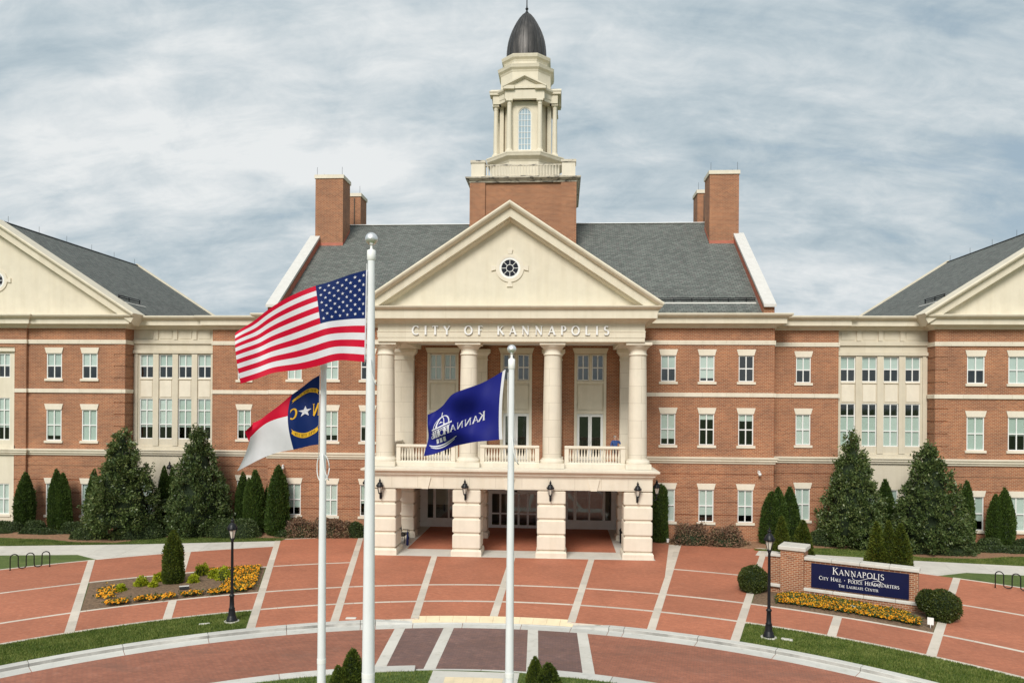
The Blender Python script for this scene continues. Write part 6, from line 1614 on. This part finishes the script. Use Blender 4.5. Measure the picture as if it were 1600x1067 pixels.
for i, (x, y, a, b, c, lab) in enumerate([
    (-14.0, -0.95, 1.0, 0.6, 1.05, 'russet shrub left of the state flag pole'), (-12.3, -0.8, 1.1, 0.6, 1.08, 'russet shrub between the two left poles'), (-11.2, -0.75, 0.6, 0.5, 0.9, 'small russet shrub beside the tallest pole, by the brick wall'),
    (11.2, -1.0, 1.25, 0.65, 1.15, 'russet shrub right of the clipped evergreen by the porch'), (13.3, -1.25, 1.2, 0.65, 1.05, 'russet shrub next to the rounded evergreen clump')]):
    ms = bush_meshes(90+i, 'russet_leaf', (a, b, c), 4200, 0.12, 0.10, 1.3, True, 0.5)
    m = M(); rr = random.Random(i)
    for k in range(46):
        a_ = rr.uniform(0, 6.28); q = rr.uniform(0.2, 1); m.tube([(0.25*a*q*math.cos(a_), 0.25*b*math.sin(a_), 0), (a*q*math.cos(a_)*0.7, b*q*math.sin(a_)*0.7, c*0.6), (a*q*math.cos(a_)*1.02, b*q*math.sin(a_)*1.02, c*rr.uniform(0.85, 1.1))], [0.014, 0.010, 0.004], 4)
    plant('russet_shrub', lab, 'shrub', ms + [m.mesh('twigs', 'bark')], (x, y, 0), 0, (1, 1, 1), 'russet shrubs along the facade')
# clipped balls by the sign
def ball_meshes(seed, r, n):
    rng = np.random.default_rng(seed); u = unit(rng.normal(0, 1, (n, 3))); Q = u*np.array([r, r, r])*(1-0.12*rng.uniform(0, 1, (n, 1))**2)*(1+0.03*np.sin(u[:, :1]*7+seed)+0.03*np.sin(u[:, 2:]*8+u[:, 1:2]*5))*np.where(rng.uniform(0, 1, (n, 1)) < 0.03, 1.07, 1.0)
    Q[:, 2] += r*0.86; k = Q[:, 2] > 0.02
    V, F = leaves(Q[k], u[k], 0.075, 0.6, 0.8, rng)
    bm = bmesh.new(); bmesh.ops.create_icosphere(bm, subdivisions=3, radius=r*0.9, matrix=Matrix.Translation((0, 0, r*0.86))); me = bpy.data.meshes.new('inner_foliage'); bm.to_mesh(me); bm.free(); me.materials.append(MATS['foliage_core'])
    return [np_mesh('foliage', V, F, 'boxwood_leaf'), me]
plant('boxwood', 'round clipped shrub at the left end of the sign wall', 'shrub', ball_meshes(1, 0.66, 6500), (12.03, -12.9, 0), 0, (1, 1, 0.98), 'clipped shrubs by the sign')
t = plant('boxwood', 'lopsided clipped shrub at the right end of the sign wall', 'shrub', ball_meshes(2, 0.66, 6500), (18.62, -16.95, 0), 0, (1, 1, 1), 'clipped shrubs by the sign')
for me in ball_meshes(3, 0.46, 3500): link(me.name.split('.')[0], me, t, (-0.42, 0.25, 0.30))
# lime-green young shrubs in the left bed
for i, (x, y, w, lab) in enumerate([(-17.09, -15.60, 0.40, 'tiny lime-green shrub farthest left in the flower bed'), (-16.70, -14.61, 0.60, 'lime-green shrub second from left in the flower bed'), (-16.37, -13.70, 0.54, 'dull green low shrub left of the upright evergreen'), (-16.01, -14.79, 0.32, 'smallest lime-green shrub, just left of the upright evergreen'),
    (-15.0, -12.12, 0.75, 'tall lime-green shrub right behind the upright evergreen'), (-14.60, -13.79, 0.50, 'lime-green shrub just right of the upright evergreen'), (-14.05, -12.75, 0.56, 'lime-green shrub left beside the largest one, near the lamp'), (-13.45, -13.0, 0.85, 'largest lime-green shrub, left of the lamp post')]):
    plant('lime_shrub', lab, 'shrub', bush_meshes(120+i, 'lime_leaf', (w*0.42, w*0.42, w*0.60), 700, 0.10, 0.10, 0.9, True, 0.35), (x, y, 0.07), i, (1, 1, 1), 'lime-green shrubs in the left bed')

# ------------------------------------------------------------------ flowers
def flower_bed(name, spots, label, n_leaf=3, seed=1):
    rng = np.random.default_rng(seed); S = np.array(spots); n = len(S); LP = np.repeat(S, n_leaf, 0) + np.c_[rng.normal(0, 0.06, (n*n_leaf, 2)), rng.uniform(-0.04, 0.04, n*n_leaf)]
    V1, F1_ = leaves(LP, np.tile([0, 0, 0.8], (len(LP), 1)), 0.11, 0.6, 0.8, rng)
    parts = []
    up = unit(np.c_[rng.normal(0, 0.45, n), rng.normal(-0.35, 0.4, n), np.ones(n)])      # blooms nod to the light
    for k in range(5):
        a = 2*math.pi*k/5 + rng.uniform(0, 6.28, n); t1 = unit(np.cross(up, np.tile([1.0, 0.2, 0.1], (n, 1)))); t2 = np.cross(up, t1)
        d = t1*np.cos(a)[:, None] + t2*np.sin(a)[:, None]; e = np.cross(up, d); s = rng.uniform(0.055, 0.080, (n, 1)); c = S + up*0.06
        parts.append((np.stack([c, c+d*s*0.6+e*s*0.5, c+d*s*1.1, c+d*s*0.6-e*s*0.5], 1).reshape(-1, 3), np.arange(4*n).reshape(n, 4)))
    V2, F2 = join(parts); V, F = join([(V1, F1_), (V2, F2)])
    mi = np.r_[np.zeros(len(F1_)), np.ones(len(F2))]
    o = link(name, np_mesh(name, V, F, ['pansy_leaf', 'pansy_petal'], mi)); stuff(o); tag(o, label, 'flowers'); return o
def in_bed(k, r, rng): a = ray_pt(k, r); return a
rng = np.random.default_rng(77); sp = []
def clump(x, y, s, n, z=0.12):
    for _ in range(n): sp.append((x+rng.normal(0, s), y+rng.normal(0, s), z+rng.uniform(0, 0.05)))
# left bed: a dense end, a thin line along the kerb edge, a few at the other end
for _ in range(700):
    u, v = rng.uniform(0, 1), rng.uniform(0, 1); r = R2+0.35+(R1-R2-0.6)*v; k = -3.1-0.42*u*(1-0.35*v); p = ray_pt(k, r); sp.append((p[0], p[1], 0.10+rng.uniform(0, 0.06)))
for _ in range(620):
    u = rng.uniform(0, 1)
    if math.sin(u*37)+math.sin(u*61) < -0.9 and u > 0.03: continue
    p = ray_pt(-3.2-1.55*u, R2+0.42+rng.normal(0, 0.14)); sp.append((p[0], p[1], 0.10+rng.uniform(0, 0.05)))
for _ in range(150): p = ray_pt(-4.72+rng.normal(0, 0.05), R2+2.4+rng.normal(0, 0.5)); sp.append((p[0], p[1], 0.10+rng.uniform(0, 0.05)))
for _ in range(140): p = ray_pt(-3.3-0.5*rng.uniform(0, 1), R1-0.35+rng.normal(0, 0.08)); sp.append((p[0], p[1], 0.09+rng.uniform(0, 0.05)))
flower_bed('orange_flowers', sp, 'orange pansies edging the bed round the upright evergreen', 3, 2)
sp = []
for _ in range(3300):
    u, v = rng.uniform(0, 1), rng.uniform(0, 1)
    r0 = R2+0.55-0.05*u; r1 = r0 + (2.05-0.80*u)*(0.5+0.5*min(1, u*9))
    if u > 0.93 and v > 0.6: continue
    if (math.sin(u*53+v*7)+math.sin(u*31-v*11)) < -1.55: continue
    p = ray_pt(3.32+1.48*u, r0+(r1-r0)*v); sp.append((p[0], p[1], 0.10+rng.uniform(0, 0.09)))
flower_bed('orange_flowers', sp, 'dense band of orange pansies in front of the sign wall', 4, 3)

# ------------------------------------------------------------------ grass
def grass(name, area, n, label, h=0.05, seed=3):
    rng = np.random.default_rng(seed); P = area(n, rng); n = len(P); a = rng.uniform(0, 6.28, n); w = 0.011
    hh = h*rng.uniform(0.6, 1.4, n); lean = rng.normal(0, 0.45, (n, 2))*hh[:, None]
    A = np.c_[P[:, 0]-w*np.cos(a), P[:, 1]-w*np.sin(a), np.full(n, -0.015)]; B = np.c_[P[:, 0]+w*np.cos(a), P[:, 1]+w*np.sin(a), np.full(n, -0.015)]; C = np.c_[P[:, 0]+lean[:, 0], P[:, 1]+lean[:, 1], hh]
    o = link(name, np_mesh(name, np.stack([A, B, C], 1).reshape(-1, 3), np.arange(3*n).reshape(n, 3), 'grass_blade')); stuff(o); tag(o, label, 'grass')
def verge(k0, k1):
    def f(n, rng):
        r = np.sqrt(rng.uniform(RK**2, (R3-0.09)**2, n)); k = rng.uniform(k0, k1, n)
        return np.array([ray_pt(kk, rr) for kk, rr in zip(k, r)])
    return f
grass('grass', verge(-6.4, -3.06), 42000, 'mown grass verge between left flower bed paving and kerb')
grass('grass', verge(3.06, 6.4), 42000, 'mown grass verge between sign bed paving and kerb', seed=4)
def isl_area(n, rng):
    a = rng.uniform(-30, 30, n); r = rng.uniform(12.5, 15.6, n); p = np.array([polar(x, y) for x, y in zip(a, r)]); return p[(np.abs(a) > 5.3)]
grass('grass', isl_area, 26000, 'grass of the ring road island at the bottom edge', seed=5)
def strip_l(n, rng):
    x = rng.uniform(-36, -14.6, n); yn = np.interp(x, [-36, -30.5, -22.7, -14.5], [-6.75, -5.85, -4.5, -2.55]); yb = np.interp(x, [-36, -33, -29.5, -27.2, -24.3, -22.9, -15.7], [-3.3, -3.4, -3.5, -4.25, -4.35, -2.1, -1.7]); return np.c_[x, yn+(yb-yn)*rng.uniform(0, 1, n)]
def strip_r(n, rng):
    x = rng.uniform(14.7, 34, n); yn = np.interp(x, [14.6, 17.9, 22.95, 28.55, 34], [-2.7, -3.65, -4.85, -5.8, -6.7]); yb = np.interp(x, [14.6, 15.6, 18.5, 21.8, 24, 27.2, 29, 34], [-2.4, -2.4, -1.7, -1.85, -4.0, -4.05, -3.2, -3.3]); return np.c_[x, yn+(yb-yn)*rng.uniform(0, 1, n)]
grass('grass', strip_l, 30000, 'strip of lawn between mulch and sidewalk, left of the portico', 0.06, 6)
grass('grass', strip_r, 30000, 'strip of lawn between mulch and sidewalk, right of the portico', 0.06, 7)

# ------------------------------------------------------------------ the person on the balcony
def person(loc, rz_):
    """standing, one hand raised to the ear; skinned skeleton, one continuous body"""
    J = {'pelvis':(0,0,0.95,0.150), 'waist':(0,0.0,1.08,0.135), 'chest':(0,-0.02,1.30,0.165), 'neck0':(0,-0.02,1.46,0.085), 'neck1':(0,-0.03,1.53,0.055), 'head0':(0,-0.045,1.60,0.085), 'head1':(0,-0.045,1.68,0.098), 'head2':(0,-0.035,1.745,0.075)}
    E_ = [('pelvis','waist'),('waist','chest'),('chest','neck0'),('neck0','neck1'),('neck1','head0'),('head0','head1'),('head1','head2')]
    for s, S in ((-1,'L'),(1,'R')):
        J['hip'+S] = (s*0.10,0,0.90,0.115); J['knee'+S] = (s*0.11,-0.02,0.50,0.072); J['ank'+S] = (s*0.11,0.02,0.10,0.048); J['toe'+S] = (s*0.12,-0.16,0.045,0.042)
        E_ += [('pelvis','hip'+S),('hip'+S,'knee'+S),('knee'+S,'ank'+S),('ank'+S,'toe'+S)]
        J['sh'+S] = (s*0.19,-0.01,1.41,0.072)
        if s < 0: J['el'+S] = (s*0.27,0.02,1.13,0.048); J['wr'+S] = (s*0.24,-0.16,0.95,0.031); J['ha'+S] = (s*0.23,-0.20,0.89,0.030)
        else: J['el'+S] = (s*0.33,-0.14,1.24,0.048); J['wr'+S] = (s*0.18,-0.13,1.50,0.030); J['ha'+S] = (s*0.135,-0.10,1.58,0.030)
        E_ += [('chest','sh'+S),('sh'+S,'el'+S),('el'+S,'wr'+S),('wr'+S,'ha'+S)]
        hx, hy, hz_ = J['ha'+S][:3]; dz = -1 if s < 0 else 1
        for f in range(5):
            off = (f-2)*0.016; a = 'f%d%s' % (f, S); b = 'g%d%s' % (f, S); L = (0.035, 0.042, 0.046, 0.042, 0.034)[f]
            J[a] = (hx+off*0.4, hy+off, hz_+dz*0.03, 0.010); J[b] = (hx+off*0.4-s*0.015, hy+off*1.1-(0.02 if f == 0 else 0), hz_+dz*(0.03+L), 0.008); E_ += [('ha'+S, a), (a, b)]
    names = list(J); me = bpy.data.meshes.new('body'); me.from_pydata([J[n][:3] for n in names], [(names.index(a), names.index(b)) for a, b in E_], [])
    tmp = bpy.data.objects.new('body_source', me); COL.objects.link(tmp)
    tmp.modifiers.new('skin', 'SKIN'); sd = tmp.modifiers.new('sub', 'SUBSURF'); sd.levels = sd.render_levels = 2
    if not me.skin_vertices: 
        bpy.context.view_layer.objects.active = tmp
    for i, n in enumerate(names): me.skin_vertices[0].data[i].radius = (J[n][3], J[n][3]); me.skin_vertices[0].data[i].use_root = (n == 'pelvis')
    dg = bpy.context.evaluated_depsgraph_get(); dg.update(); bm_ = bpy.data.meshes.new_from_object(tmp.evaluated_get(dg)); bpy.data.objects.remove(tmp)
    bm_.materials.clear()
    for n in ('skin', 'shirt_blue', 'trousers', 'black_metal'): bm_.materials.append(MATS[n])
    for p in bm_.polygons:
        c = p.center; r = 0
        if c.z < 0.09: r = 3
        elif c.z < 1.0 and abs(c.x) < 0.215: r = 2
        elif c.z < 1.475 and not (c.x < -0.9 and c.z < 0.97) and not (c.x > 0.1 and c.z > 1.46): r = 1
        p.material_index = r; p.use_smooth = True
    t = thing('person', 'person in a blue shirt standing on the balcony, hand raised to the ear', 'person', loc, rz_)
    bm_.name = 'body'; link('body', bm_, t)
    m = M(); m.lathe([(0.105*math.sin(math.pi*i/10*0.62+0.02), 1.665+0.105*math.cos(math.pi*i/10*0.62)+0.005) for i in range(11)][::-1], (0, -0.022, 0), 14); m.build('hair', 'hair_grey', t)
    m = M(); m.add([(-0.012,-0.145,1.635),(0.012,-0.145,1.635),(0,-0.165,1.64),(0,-0.135,1.69)], [(0,1,2),(0,2,3),(1,3,2),(0,3,1)])
    m.build('nose', 'skin', t)
    m = M(); m.box(-0.045, -0.022, -0.142, -0.13, 1.685, 1.695); m.box(0.022, 0.045, -0.142, -0.13, 1.685, 1.695); m.box(-0.025, 0.025, -0.14, -0.125, 1.597, 1.604); m.build('face_marks', 'hair_grey', t)
person((6.28, -2.1, 5.062), R(25))
